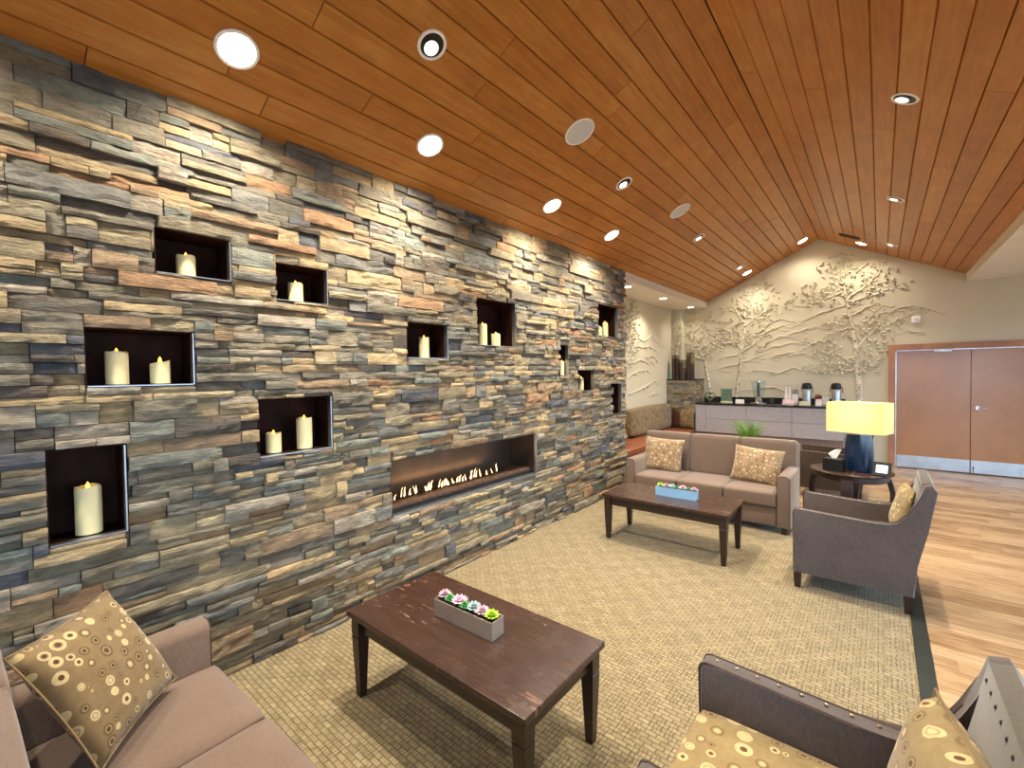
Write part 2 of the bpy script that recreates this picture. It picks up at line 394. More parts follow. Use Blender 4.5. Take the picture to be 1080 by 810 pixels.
# floors
CARPET_X, CARPET_Y = 2.994, 6.05
bm = B(); quad(bm, (-.03, YB, 0), (CARPET_X, YB, 0), (CARPET_X, CARPET_Y, 0), (-.03, CARPET_Y, 0)); struct('floor_carpet', bm, 'carpet')
bm = B(); box(bm, CARPET_X, CARPET_X+.077, YB, CARPET_Y+.077, -.01, .004); box(bm, -.03, CARPET_X, CARPET_Y, CARPET_Y+.077, -.01, .004)
struct('floor_trim', bm, 'border_strip')
def boards(name, u_rng, v_rng, width, lens, to3, mat, gap=.002, depth=.004, seed=3, tmin=0, tmax=1, skip=None):
    rnd = random.Random(seed); V, F, T = [], [], []
    nrow = round((v_rng[1]-v_rng[0])/width); wd = (v_rng[1]-v_rng[0])/nrow
    for r_ in range(nrow):
        v0 = v_rng[0]+r_*wd; v1 = v0+wd; u = u_rng[0]-rnd.uniform(0, lens[1])
        while u < u_rng[1]:
            l = rnd.uniform(*lens); a, b_ = max(u, u_rng[0]), min(u+l, u_rng[1]); u += l
            if b_-a < .02: continue
            if skip and skip(a, b_, v0, v1): continue
            t = (rnd.uniform(tmin, tmax), rnd.random(), rnd.random()); k = len(V)
            ge = gap*.5
            V += [to3(a, v0, depth), to3(b_, v0, depth), to3(b_, v1, depth), to3(a, v1, depth), to3(a+ge, v0+gap, 0), to3(b_-ge, v0+gap, 0), to3(b_-ge, v1-gap, 0), to3(a+ge, v1-gap, 0)]
            T += [t]*8
            F += [(k+4, k+5, k+6, k+7), (k, k+1, k+5, k+4), (k+1, k+2, k+6, k+5), (k+2, k+3, k+7, k+6), (k+3, k, k+4, k+7)]
    me = bpy.data.meshes.new(name); me.from_pydata(V, [], F); me.materials.append(M[mat])
    ca = me.color_attributes.new('tint', 'FLOAT_COLOR', 'POINT'); arr = np.ones((len(V), 4), np.float32); arr[:, :3] = np.array(T, np.float32)
    ca.data.foreach_set('color', arr.ravel())
    o = bpy.data.objects.new(name, me); COL.objects.link(o); o['kind'] = 'structure'; return o
X0 = CARPET_X+.077
fl = boards('floor_wood', (X0, XR), (YB, YF+.1), .125, (.8, 1.5), lambda u, v, d: (u, v, -d), 'floor_wood', .001, .002, seed=21, tmin=.28, tmax=.72)
fl2 = boards('floor_wood_far', (XA, X0), (CARPET_Y+.077, YF+.1), .125, (.8, 1.5), lambda u, v, d: (u, v, -d), 'floor_wood', .001, .002, seed=22, tmin=.28, tmax=.72)
# ceiling planks on both slopes, over a dark backing
LL = math.hypot(RX, RIDGE-EAVE); LR = math.hypot(REND-RX, RIDGE-3.13)
ul = Vector((RX, 0, RIDGE-EAVE))/LL; ur = Vector((REND-RX, 0, 3.13-RIDGE))/LR
nl = Vector((-ul.z, 0, ul.x)); nr = Vector((-ur.z, 0, ur.x))
def TL(u, v, d): p = Vector((0, u, EAVE)) + ul*v + nl*d; return (p.x, p.y, p.z)
def TR(u, v, d): p = Vector((RX, u, RIDGE)) + ur*v + nr*d; return (p.x, p.y, p.z)
boards('ceiling_left', (YB, YF+.06), (-.04, LL), .148, (1.6, 3.4), TL, 'ceiling_wood', .006, .014, seed=31, tmin=.36, tmax=.64)
boards('ceiling_right', (YB, YF+.06), (0, LR), .148, (1.6, 3.4), TR, 'ceiling_wood', .006, .014, seed=32, tmin=.36, tmax=.64)
bm = B(); quad(bm, TL(YB, -.1, .015), TL(YF+.2, -.1, .015), TL(YF+.2, LL+.03, .015), TL(YB, LL+.03, .015)); quad(bm, TR(YB, -.03, .015), TR(YF+.2, -.03, .015), TR(YF+.2, LR+.05, .015), TR(YB, LR+.05, .015))
struct('ceiling_backing', bm, 'groove')
# soffits
SZ = 3.0
bm = B(); box(bm, XA, 0, YE-.01, YF, SZ, SZ+.16); struct('ceiling_alcove', bm, 'white_paint')
bm = B(); box(bm, REND-.01, XR, YB, YF, 3.015, 3.16); struct('ceiling_soffit', bm, 'white_paint')
# walls
bm = B(); quad(bm, (XA, YE-.02, 0), (XA, YF, 0), (XA, YF, SZ), (XA, YE-.02, SZ)); struct('wall_alcove', bm, 'plaster')
D0, D1, DZ = 3.03, 4.82, 1.965
bm = B()
def wallq(x0, x1, z0): 
    pts = [(x0, YF, z0), (x1, YF, z0)]
    top = [x for x in (RX,) if x0 < x < x1]
    xs = [x1] + top + [x0]
    pts += [(x, YF, ceil_z(min(max(x, 0), REND)) if 0 <= x <= REND else 3.12) for x in xs]
    quad(bm, *pts)
wallq(XA, 0, 0); wallq(0, D0, 0); wallq(D0, REND, DZ); wallq(REND, D1, DZ); wallq(D1, XR, 0)
struct('wall_far', bm, 'plaster')
bm = B(); box(bm, XA-.2, XR+.2, YF+.12, YF+.18, -.2, 4.3); struct('far_light_block', bm, 'mortar')  # unseen slab added behind the far wall to stop sky light leaking in
bm = B(); box(bm, XA, -.46, 9.70, YF-.002, 0, SZ); struct('wall_pier', bm, 'plaster')
# rear wall with windows, right wall with windows (daylight of the room; both behind or beside the camera)
def window_wall(name, axis, pos, rng, top, wins):
    bm = B(); R = [(rng[0], rng[1], 0, top)]
    for w_ in wins: R = subtract(R, w_)
    P = (lambda u, z: (u, pos, z)) if axis == 'y' else (lambda u, z: (pos, u, z))
    for (a0, a1, b0, b1) in R: quad(bm, P(a0, b0), P(a1, b0), P(a1, b1), P(a0, b1))
    return struct(name, bm, 'plaster'), P
RW = [(0.5, 2.1, .25, 2.6), (2.4, 4.0, .25, 2.6), (4.4, 6.3, .05, 2.6)]
SW = [(-2.6, -.4, .3, 2.5), (0.0, 2.2, .3, 2.5), (2.7, 4.9, .3, 2.5), (5.6, 6.9, .05, 2.4), (7.2, 9.4, .05, 2.4)]
_, PY = window_wall('wall_rear', 'y', YB, (-.03, XR), RIDGE, RW)
_, PX = window_wall('wall_right', 'x', XR, (YB, YF), 3.1, SW)
wi = 0
for P, wins, ax in ((PY, RW, 'y'), (PX, SW, 'x')):
    for (a0, a1, b0, b1) in wins:
        wi += 1; bm = B(); t = .05; am = (a0+a1)/2
        for (p0, p1, q0, q1) in ((a0, a0+t, b0, b1), (a1-t, a1, b0, b1), (am-t/2, am+t/2, b0, b1), (a0, a1, b0, b0+t), (a0, a1, b1-t, b1)):
            if ax == 'y': box(bm, p0, p1, YB-.05, YB+.02, q0, q1)
            else: box(bm, XR-.02, XR+.05, p0, p1, q0, q1)
        o = struct('window_%d' % wi, bm, 'dark_metal')
        bm = B(); quad(bm, P(a0, b0), P(a1, b0), P(a1, b1), P(a0, b1)); struct('pane', bm, 'window_pane', o)
        ld = bpy.data.lights.new('sky_portal', 'AREA'); ld.shape = 'RECTANGLE'; ld.size = a1-a0; ld.size_y = b1-b0; ld.cycles.is_portal = True
        lo = bpy.data.objects.new('sky_portal', ld); COL.objects.link(lo)
        if ax == 'y': lo.location = ((a0+a1)/2, YB-.08, (b0+b1)/2); lo.rotation_euler = (PI/2, 0, PI)
        else: lo.location = (XR+.08, (a0+a1)/2, (b0+b1)/2); lo.rotation_euler = (PI/2, 0, PI/2)
# ground outside the windows
bm = B(); quad(bm, (-40, -60, -.15), (60, -60, -.15), (60, YB-.1, -.15), (-40, YB-.1, -.15)); quad(bm, (XR+.1, YB-.1, -.15), (60, YB-.1, -.15), (60, 60, -.15), (XR+.1, 60, -.15)); struct('ground', bm, 'laminate_base')

# double doors
bm = B()
box(bm, 2.943, D0, YF-.045, YF+.1, 0, 2.07, .004); box(bm, D1, D1+.09, YF-.045, YF+.1, 0, 2.07, .004); box(bm, D0, D1, YF-.045, YF+.1, DZ+.005, 2.07, .004)
struct('trim_1', bm, 'frame_wood')
bm = B(); box(bm, D0, D0+.014, YF-.03, YF+.06, 0, DZ+.005); box(bm, D0, D1, YF-.03, YF+.06, DZ-.008, DZ+.005); struct('trim_2', bm, 'tray_steel')
DM = (D0+D1)/2
for k, (x0, x1) in enumerate(((D0+.016, DM-.003), (DM+.003, D1-.004))):
    bm = B(); box(bm, x0, x1, YF-.005, YF+.04, .012, DZ-.01, .003)
    d = struct('door_%d' % (k+1), bm, 'door_wood')
    bm = B(); box(bm, x0+.004, x1-.004, YF-.009, YF-.004, .016, .215, .001); struct('kick_plate', bm, 'steel', d)
    if k == 1:
        bm = B(); lathe(bm, [(0, 0), (.028, 0), (.028, .012), (0, .012)], 16)
        for q in bm.verts: q.co = Vector((x0+.075+q.co.x, YF-.006-q.co.z, 1.04+q.co.y))
        tube(bm, [(x0+.075, YF-.01, 1.04), (x0+.075, YF-.06, 1.04), (x0+.09, YF-.068, 1.04), (x0+.19, YF-.066, 1.036)], [.012, .012, .011, .008], 10)
        struct('door_handle', bm, 'chrome', d, smooth=True)
        bm = B(); ball(bm, (x0+.03, YF-.016, .10), .012); tube(bm, [(x0+.03, YF-.006, .10), (x0+.03, YF-.02, .02)], .005, 6); struct('door_bolt', bm, 'dark_metal', d, smooth=True)
    else:
        bm = B(); box(bm, x1-.42, x1-.22, YF-.05, YF-.005, DZ-.035, DZ-.008, .004); struct('door_closer', bm, 'tray_steel', d)

# ================================================================== CEILING FIXTURES
def frame_on(x, y, right=False):
    """matrix of a fixture: local -z points out of the ceiling face at that point"""
    if right: p = Vector((x, y, ceil_z(x))); n = nr; u = ur
    else: p = Vector((x, y, ceil_z(x))); n = nl; u = ul
    vdir = Vector((0, 1, 0)); uu = vdir.cross(n).normalized()
    return Matrix(((uu.x, vdir.x, n.x, p.x), (uu.y, vdir.y, n.y, p.y), (uu.z, vdir.z, n.z, p.z), (0, 0, 0, 1)))
def ring_bm(ro, ri, h):
    return lathe(B(), [(ro, .004), (ro, -h*.5), (ro*.96, -h), ((ro+ri)/2, -h*1.05), (ri, -h*.7), (ri, .004)], 36)
def spot(parent, watts, target, origin, size=1.75, blend=1.0, rad=.03, color=WARM):
    ld = bpy.data.lights.new('lamp_light', 'SPOT'); ld.energy = watts; ld.spot_size = size; ld.spot_blend = blend; ld.shadow_soft_size = rad; ld.color = color
    o = bpy.data.objects.new('lamp_light', ld); COL.objects.link(o)
    d = (Vector(target)-Vector(origin)).normalized()
    o.matrix_world = Matrix.Translation(origin) @ d.to_track_quat('-Z', 'Y').to_matrix().to_4x4()
    return o
def downlight(x, y, label, group, watts, target, right=False, gimbal=False, R=.098, mw=None, disc='lamp_disc', size=1.75):
    t = empty('recessed_downlight'); t.matrix_world = mw if mw is not None else frame_on(x, y, right)
    tag(t, label, 'ceiling light', group)
    if not gimbal:
        obj('trim_ring', ring_bm(R, R*.84, .008), 'trim_white', t, smooth=True)
        bm = lathe(B(), [(R*.85, -.003), (R*.6, -.0015), (0, -.001)], 32); obj('lens', bm, disc, t)
    else:
        obj('trim_ring', ring_bm(R, R*.8, .008), 'trim_white', t, smooth=True)
        bm = lathe(B(), [(R*.82, -.002), (0, -.0015)], 32); obj('baffle', bm, 'can_dark', t)
        bm = B(); lathe(bm, [(R*.40, .0), (R*.52, -.012), (R*.50, -.014), (R*.40, -.006)], 24)
        for q in bm.verts: q.co.x += -.012
        hd = obj('lamp_head', bm, 'trim_white', t, smooth=True)
        bm = lathe(B(), [(R*.42, -.006), (0, -.005)], 24, c=(-.012, 0)); obj('lens', bm, disc, hd)
    p = t.matrix_world @ Vector((0, 0, -.05))
    if watts: spot(t, watts, target, p, size)
    return t
ORD = ['nearest the camera', 'second from the camera', 'third from the camera', 'farthest from the camera']
for k, y in enumerate((.874, 2.10, 3.62, 4.86)):
    downlight(.372, y, 'bright round recessed downlight in the row close above the stone wall, ' + ORD[k], 'wall washer downlights along the stone wall', WASH_W, (.24, y, 0), size=2.5)
downlight(.372, -.40, 'unseen recessed downlight added for its light above the near end of the stone wall, behind the camera', 'wall washer downlights along the stone wall', WASH_W, (.24, -.4, 0), size=2.5)  # unseen lamp continuing the row, added for its light
for k, y in enumerate((1.70, 4.146, 6.51, 8.886)):
    downlight(.872, y, 'white ringed swivel downlight with dark inside on the left ceiling slope, ' + ORD[k], 'swivel downlights on the left slope', ACCENT_W if k < 3 else 60, (1.15, y+.15, 0), gimbal=True, size=2.1, R=.085, disc='lamp_disc_small')
for k, y in enumerate((4.229, 6.649, 9.041)):
    downlight(2.957, y, 'white ringed swivel downlight on the right ceiling slope, ' + ('nearest the camera', 'middle of the three', 'closest to the mural wall')[k], 'swivel downlights on the right slope', ACCENT_W if k < 2 else 60, (2.7, y-.1, 0), right=True, gimbal=True, R=.085, disc='lamp_disc_small')
downlight(2.957, 1.8, 'unseen swivel downlight added for its light on the right ceiling slope, outside the view', 'swivel downlights on the right slope', ACCENT_W, (2.6, 1.8, 0), right=True, gimbal=True, R=.085, disc='lamp_disc_small')  # out-of-view lamp continuing the slope's row, added to light the near end
FL = ['lowest on the left slope', 'just left of the ridge', 'right of the ridge by the vent']
for k, (x, r_) in enumerate(((.866, False), (1.758, False), (2.58, True))):
    downlight(x, 9.46, 'lit recessed downlight by the mural wall, ' + FL[k], 'downlights washing the mural wall', FAR_W, (x+.02, 9.72, 0), right=r_, R=.09, size=2.5)
SFL = ['beside the end of the stone wall', 'middle of the alcove', 'over the vases']
for k, y in enumerate((6.50, 7.99, 9.50)):
    downlight(0, 0, 'small lit downlight in the white alcove soffit, ' + SFL[k], 'downlights in the alcove soffit', SOFFIT_W if k < 2 else 12, (-.3, y+.05, 0), size=2.4, mw=Matrix.Translation((-.2, y, SZ)), R=.07)
for k, y in enumerate((3.125, 5.435)):
    t = empty('ceiling_speaker'); t.matrix_world = frame_on(.98, y)
    tag(t, ['large round grey ceiling speaker nearer the camera', 'round grey ceiling speaker farther along the slope'][k], 'speaker', 'ceiling speakers')
    obj('trim_ring', ring_bm(.125, .112, .007), 'trim_white', t, smooth=True)
    obj('grille', lathe(B(), [(.113, -.004), (.07, -.006), (0, -.0065)], 36), 'speaker_mesh', t, smooth=True)
t = empty('ceiling_vent'); t.matrix_world = frame_on(2.44, 9.12, True); tag(t, 'dark louvred air vent on the right ceiling slope near the mural wall', 'vent')
bm = B(); box(bm, -.15, .15, -.07, -.055, -.012, .004); box(bm, -.15, .15, .055, .07, -.012, .004); box(bm, -.15, -.135, -.055, .055, -.012, .004); box(bm, .135, .15, -.055, .055, -.012, .004)
obj('frame', bm, 'vent_dark', t)
bm = B()
for k in range(6): box(bm, -.135, .135, -.05+k*.018, -.042+k*.018, -.010, .002)
obj('louvres', bm, 'can_dark', t)
t = empty('wall_sensor', (3.282, YF, 2.473)); tag(t, 'small white square sensor on the wall above the doors', 'sensor')
bm = B(); box(bm, -.055, .055, -.035, 0, -.055, .055, .012); obj('housing', bm, 'trim_white', t, smooth=True)
bm = B(); lathe(bm, [(0, 0), (.022, 0), (.018, .012), (0, .014)], 16)
for q in bm.verts: q.co = Vector((q.co.x, -.034-q.co.z, q.co.y+.01))
obj('lens', bm, 'white_paint', t, smooth=True)

# ================================================================== FIREPLACE
t = empty('linear_fireplace', (0, (FIRE[0]+FIRE[1])/2, FIRE[2])); tag(t, 'long black built-in gas fireplace with low flames in the stone wall', 'fireplace')
h2 = (FIRE[1]-FIRE[0])/2; fh = FIRE[3]-FIRE[2]
bm = B(); xi = -.34
box(bm, xi-.01, xi, -h2, h2, 0, fh); box(bm, xi, -.005, -h2+.014, h2-.014, fh-.012, fh); box(bm, xi, -.005, -h2, -h2+.012, 0, fh); box(bm, xi, -.005, h2-.012, h2, 0, fh)
obj('firebox', bm, 'fire_panel', t)
bm = B(); box(bm, xi, -.06, -h2+.012, h2-.012, 0, .075, .004); obj('burner_bed', bm, 'fire_media', t)
bm = B(); box(bm, -.055, .012, -h2+.012, h2-.012, 0, .018, .002); box(bm, -.01, .018, h2-.014, h2, 0, fh, .002)
obj('surround_frame', bm, 'steel', t)
bm = B()
for (y0, y1) in ((-h2+.012, h2-.012),): box(bm, -.048, -.042, y0, y1, .018, .05, 0)
obj('front_lip', bm, 'dark_metal', t)
rf = random.Random(4)
y = -h2+.03
while y < h2-.36:
    hh = rf.uniform(.035, .095); r0 = rf.uniform(.004, .008); x = -.19+rf.uniform(-.02, .02); lean = rf.uniform(-.03, .04)
    bm = B(); tube(bm, [(x, y, .07), (x+.004, y+lean*.3, .07+hh*.35), (x-.003, y+lean*.6, .07+hh*.7), (x, y+lean, .07+hh)], [r0*.8, r0, r0*.6, .0008], 6)
    obj('flame', bm, 'fire_flame', t, smooth=True)
    y += rf.choice([.012, .02, .03, .05, .09])
bm = B(); box(bm, -.215, -.165, -h2+.03, h2-.3, .072, .082, .003); obj('burner_slot', bm, 'dark_metal', t)
ld = bpy.data.lights.new('fire_light', 'AREA'); ld.shape = 'RECTANGLE'; ld.size = 1.4; ld.size_y = .05; ld.energy = 3; ld.color = (1, .6, .3)
lo = bpy.data.objects.new('fire_light', ld); COL.objects.link(lo); lo.location = (-.2, 2.72, .74); lo.rotation_euler = (PI, 0, PI/2)

# ================================================================== CANDLES
CAND = [(.754, 2.227, 2.345, 0.088, 'cream pillar candle alone in the upper left niche nearest the ceiling'),
        (1.343, 2.157, 2.282, 0.090, 'cream pillar candle alone in the small niche right of the upper left niche'),
        (.454, 1.653, 1.815, 0.090, 'taller lit cream candle of the pair in the wide left niche'),
        (.626, 1.653, 1.775, 0.086, 'shorter white candle with dipped rim in the wide left niche'),
        (1.183, 1.209, 1.330, 0.088, 'shorter yellow cream candle of the pair in the niche left of the fireplace'),
        (1.377, 1.209, 1.408, 0.095, 'taller cream candle of the pair in the niche left of the fireplace'),
        (.333, .947, 1.172, 0.098, 'largest lit cream candle, alone in the low niche above the near sofa'),
        (2.39, 1.82, 1.988, 0.085, 'cream candle alone in the niche above the left end of the fireplace'),
        (3.098, 1.95, 2.151, 0.090, 'taller candle of the pair in the big niche above the fireplace'),
        (3.288, 1.95, 2.072, 0.089, 'shorter candle of the pair in the big niche above the fireplace'),
        (5.415, 2.164, 2.282, 0.054, 'short thin candle in the highest niche at the far end of the wall'),
        (5.558, 2.164, 2.363, 0.076, 'tall candle in the highest niche at the far end of the wall'),
        (4.45, 1.653, 1.81, 0.060, 'cream candle in the narrow upright niche right of the fireplace'),
        (4.904, 1.455, 1.611, 0.064, 'cream candle in the small square niche at the far end of the wall')]
for i, (y, z, top, d, lab) in enumerate(CAND):
    h = top-z; r_ = d/2
    if i == 12: y = 4.40
    bm = lathe(B(), [(0, 0), (r_, 0), (r_, h*.93), (r_*.97, h*.99), (r_*.9, h), (r_*.82, h-.006), (r_*.72, h-.018), (0, h-.022)], 28)
    if i == 3:
        for q in bm.verts:
            if q.co.z > h*.8: q.co.z -= .018*(1-(q.co.y/r_))*.5
    for q in bm.verts:
        if q.co.z > h*.9: q.co.z += .003*math.sin(3*math.atan2(q.co.y, q.co.x)+i)
    o = obj('pillar_candle', bm, 'wax', smooth=True, loc=(-.05 if i == 12 else -.09, y, z)); tag(o, lab, 'candle', 'flameless pillar candles in the wall niches')
    bm = lathe(B(), [(0, h-.024), (.006, h-.018), (.009, h-.006), (.006, h+.008), (0, h+.02)], 10); obj('flame', bm, 'wax_flame', o, smooth=True)

# ================================================================== SOFAS
def seat_box(bm, x0, x1, y0, y1, z0, z1, crown=.015, bev=.03):
    box(bm, x0, x1, y0, y1, z0, z1, bev, 3)
    return bm
def crowned(x0, x1, y0, y1, z0, z1, n=8, crown=.02, bev=.03):
    bm = B(); box(bm, x0, x1, y0, y1, z0, z1)
    bmesh.ops.subdivide_edges(bm, edges=bm.edges[:], cuts=n, use_grid_fill=True)
    cx, cy, cz = (x0+x1)/2, (y0+y1)/2, (z0+z1)/2; hx, hy, hz = (x1-x0)/2, (y1-y0)/2, (z1-z0)/2
    r = min(bev, hx*.9, hy*.9, hz*.9)
    for q in bm.verts:
        p = Vector((q.co.x-cx, q.co.y-cy, q.co.z-cz))
        c = Vector((max(-(hx-r), min(hx-r, p.x)), max(-(hy-r), min(hy-r, p.y)), max(-(hz-r), min(hz-r, p.z))))
        d = p-c
        if d.length > 1e-6: p = c + d.normalized()*r
        u, v, w_ = p.x/hx, p.y/hy, p.z/hz
        k = crown
        p.x += math.copysign(1, u)*k*.4*(1-v*v)*(1-w_*w_)*abs(u)
        p.y += math.copysign(1, v)*k*.4*(1-u*u)*(1-w_*w_)*abs(v)
        p.z += math.copysign(1, w_)*k*(1-u*u)*(1-v*v)*abs(w_)
        q.co = Vector((cx, cy, cz)) + p
    uvl = bm.loops.layers.uv.new('print')
    for f in bm.faces:
        for l in f.loops: l[uvl].uv = (l.vert.co.x - math.copysign(l.vert.co.z, cx-l.vert.co.x)*.0, l.vert.co.y + l.vert.co.z*.7)
    return bm
def piping(bm, x0, x1, y0, y1, z, r=.005):
    tube(bm, [(x0, y0, z), (x1, y0, z), (x1, y1, z), (x0, y1, z), (x0, y0, z)], r, 6)
def make_sofa(label):
    t = empty('sofa'); tag(t, label, 'sofa', 'taupe three seat sofas')
    W_ = .885; AW = .125; D = .73            # local: front at y=0, back at y=D
    bm = B(); box(bm, -W_+AW, W_-AW, .015, D-.03, .07, .265, .012); obj('base_frame', bm, 'sofa_fabric', t, smooth=True)
    for s in (-1, 1):
        x0, x1 = sorted((s*W_, s*(W_-AW)))
        bm = B(); r = .03
        # arm with softly rounded top, sloping very slightly to the back
        prof = [(x0, .07), (x1, .07), (x1, .565), (x1-.012, .588), (x1-.035, .602), (x0+.035, .602), (x0+.012, .588), (x0, .565)]
        prism(bm, prof, 'y', 0.0, D-.04, .014, 2); obj('arm', bm, 'sofa_fabric', t, smooth=True)
        bm = B(); tube(bm, [(x0+.006, .002, .08), (x0+.006, .002, .56), (x0+.016, .002, .583), (x0+.037, .002, .596), (x1-.037, .002, .596), (x1-.016, .002, .583), (x1-.006, .002, .56), (x1-.006, .002, .08)], .0035, 6)
        a_ = [c for c in t.children if c.name.startswith('arm')][-1]; obj('piping', bm, 'seam_dark', a_, smooth=True)
    bm = B(); box(bm, -W_+.01, W_-.01, D-.05, D+.04, .07, .85, .02, 3); obj('back_frame', bm, 'sofa_fabric', t, smooth=True)
    sw = (2*(W_-AW))/3
    for k in range(3):
        x0 = -W_+AW+k*sw
        obj('seat_cushion', crowned(x0+.003, x0+sw-.003, -.012, .59, .268, .418, crown=.008, bev=.02), 'sofa_fabric', t, smooth=True, angle=70)
    bw = 2*(W_-.02)/3
    for k in range(3):
        x0 = -W_+.02+k*bw
        bm = crowned(x0+.003, x0+bw-.003, .570, .675, .0, .495, crown=.005, bev=.016)
        lo_ = -W_+AW+.004; hi_ = W_-AW-.004
        for q in bm.verts:
            q.co.z += .385; q.co.y += (q.co.z-.40)*.10
        obj('back_cushion', bm, 'sofa_fabric', t, smooth=True, angle=70)
    for sx in (-1, 1):
        for yy in (.05, D-.10):
            bm = B(); box(bm, sx*(W_-.06)-.025, sx*(W_-.06)+.025, yy-.025, yy+.025, 0, .072, .004); obj('foot', bm, 'espresso', t)
    return t
far_sofa = make_sofa('taupe three-seat sofa facing the camera behind the farther coffee table'); far_sofa.location = (1.26, 5.17, 0)
near_sofa = dup(far_sofa); near_sofa['label'] = 'taupe sofa cut off at the lower left corner, backed toward the camera side'
near_sofa.location = (1.315, .665, 0); near_sofa.rotation_euler.z = PI+math.radians(2)

# ================================================================== PILLOWS
def pillow_bm(w_, h_, th, n=14, pinch=.07, seed=0, flat=0):
    bm = B(); so = seed*7.3; G = {}; SIDE_ = {}; uvl = bm.loops.layers.uv.new('print')
    for s in (1, -1):
        for i in range(n+1):
            for j in range(n+1):
                u, v = 2*i/n-1, 2*j/n-1
                if s == -1 and (i in (0, n) or j in (0, n)): G[s, i, j] = G[1, i, j]; continue
                x = u*w_/2*(1-pinch*(1-v*v)*abs(u)**2); y = v*h_/2*(1-pinch*(1-u*u)*abs(v)**2)
                z = s*th/2*((1-u**2)*(1-v**2))**.42
                z += s*noise.noise(Vector((x*7, y*7, so)))*.012*(1-u**4)*(1-v**4) + noise.noise(Vector((x*16, y*16, so+4)))*.004*(1-u**4)*(1-v**4)
                G[s, i, j] = bm.verts.new((x, y, z))
    for s in (1, -1):
        for i in range(n):
            for j in range(n):
                f = [G[s, i, j], G[s, i+1, j], G[s, i+1, j+1], G[s, i, j+1]]
                fc = bm.faces.new(f if s == 1 else f[::-1]); SIDE_[fc] = s
    # arc-length UVs so the print keeps its scale on the rounded rim
    def arc(h, t):
        S = [0.0]; P = lambda u: Vector((u*h/2, t/2*max(0, 1-u*u)**.42))
        for k in range(64): S.append(S[-1]+(P((k+1)/64)-P(k/64)).length)
        return lambda u: math.copysign(S[min(63, int(abs(u)*64))]+(S[min(64, int(abs(u)*64)+1)]-S[min(63, int(abs(u)*64))])*(abs(u)*64-int(abs(u)*64)), u)
    au, av = arc(w_, th), arc(h_, th); UV = {}
    for (s, i2, j2), q in G.items(): UV[s, q] = (au(2*i2/n-1)+(s < 0)*3+seed, av(2*j2/n-1)+seed*.7)
    for f in bm.faces:
        s = SIDE_.get(f, 1)
        for l in f.loops: l[uvl].uv = UV[s, l.vert]
    # welt cord round the edge
    loop = [G[1, i, 0].co.copy() for i in range(n+1)] + [G[1, n, j].co.copy() for j in range(1, n+1)] + [G[1, i, n].co.copy() for i in range(n-1, -1, -1)] + [G[1, 0, j].co.copy() for j in range(n-1, -1, -1)]
    return bm, loop
def rotvec(v):
    v = Vector(v); return Matrix.Rotation(v.length, 4, v.normalized()) if v.length > 1e-9 else Matrix.Identity(4)
def pillow(label, mat, size, th, mw, seed=0, group=None, name='throw_pillow', welt='seam_dark', parent=None, cat='pillow'):
    bm, loop = pillow_bm(size[0], size[1], th, seed=seed, pinch=.035 if seed > 4 else .07)
    o = obj(name, bm, mat, smooth=True, angle=180); o.matrix_world = mw; welt = {'ring_print_olive': 'welt_olive', 'ring_print_tan': 'welt_tan', 'ring_print_cream': 'welt_olive'}[mat]
    if label: tag(o, label, cat, group)
    bm = B(); tube(bm, loop, .0035, 6); obj('welt_cord', bm, welt, o, smooth=True)
    return o
RX90 = Matrix.Rotation(PI/2, 4, 'X')
def lean(cx, cy, cz, tilt, face=0, spin=0):
    """upright pillow facing -Y turned by face about Z, leaning back by tilt, spun in its own plane"""
    return Matrix.Translation((cx, cy, cz)) @ Matrix.Rotation(face, 4, 'Z') @ Matrix.Rotation(-tilt, 4, 'X') @ RX90 @ Matrix.Rotation(spin, 4, 'Z')
pillow('olive ring-print pillow propped diagonally in the corner of the near sofa', 'ring_print_olive', (.45, .45), .13, Matrix.Translation((.735, .262, .66)) @ rotvec((-.255, -.667, 2.407)) @ RX90, 1, 'ring print pillows')
pillow('square ring-print pillow at the left end of the far sofa', 'ring_print_tan', (.50, .43), .13, lean(.69, 5.60, .615, .30, .02, -.03), 2, 'ring print pillows')
pillow('crumpled ring-print pillow at the right end of the far sofa', 'ring_print_tan', (.51, .41), .14, lean(1.765, 5.585, .605, .34, -.06, -.07), 3, 'ring print pillows')

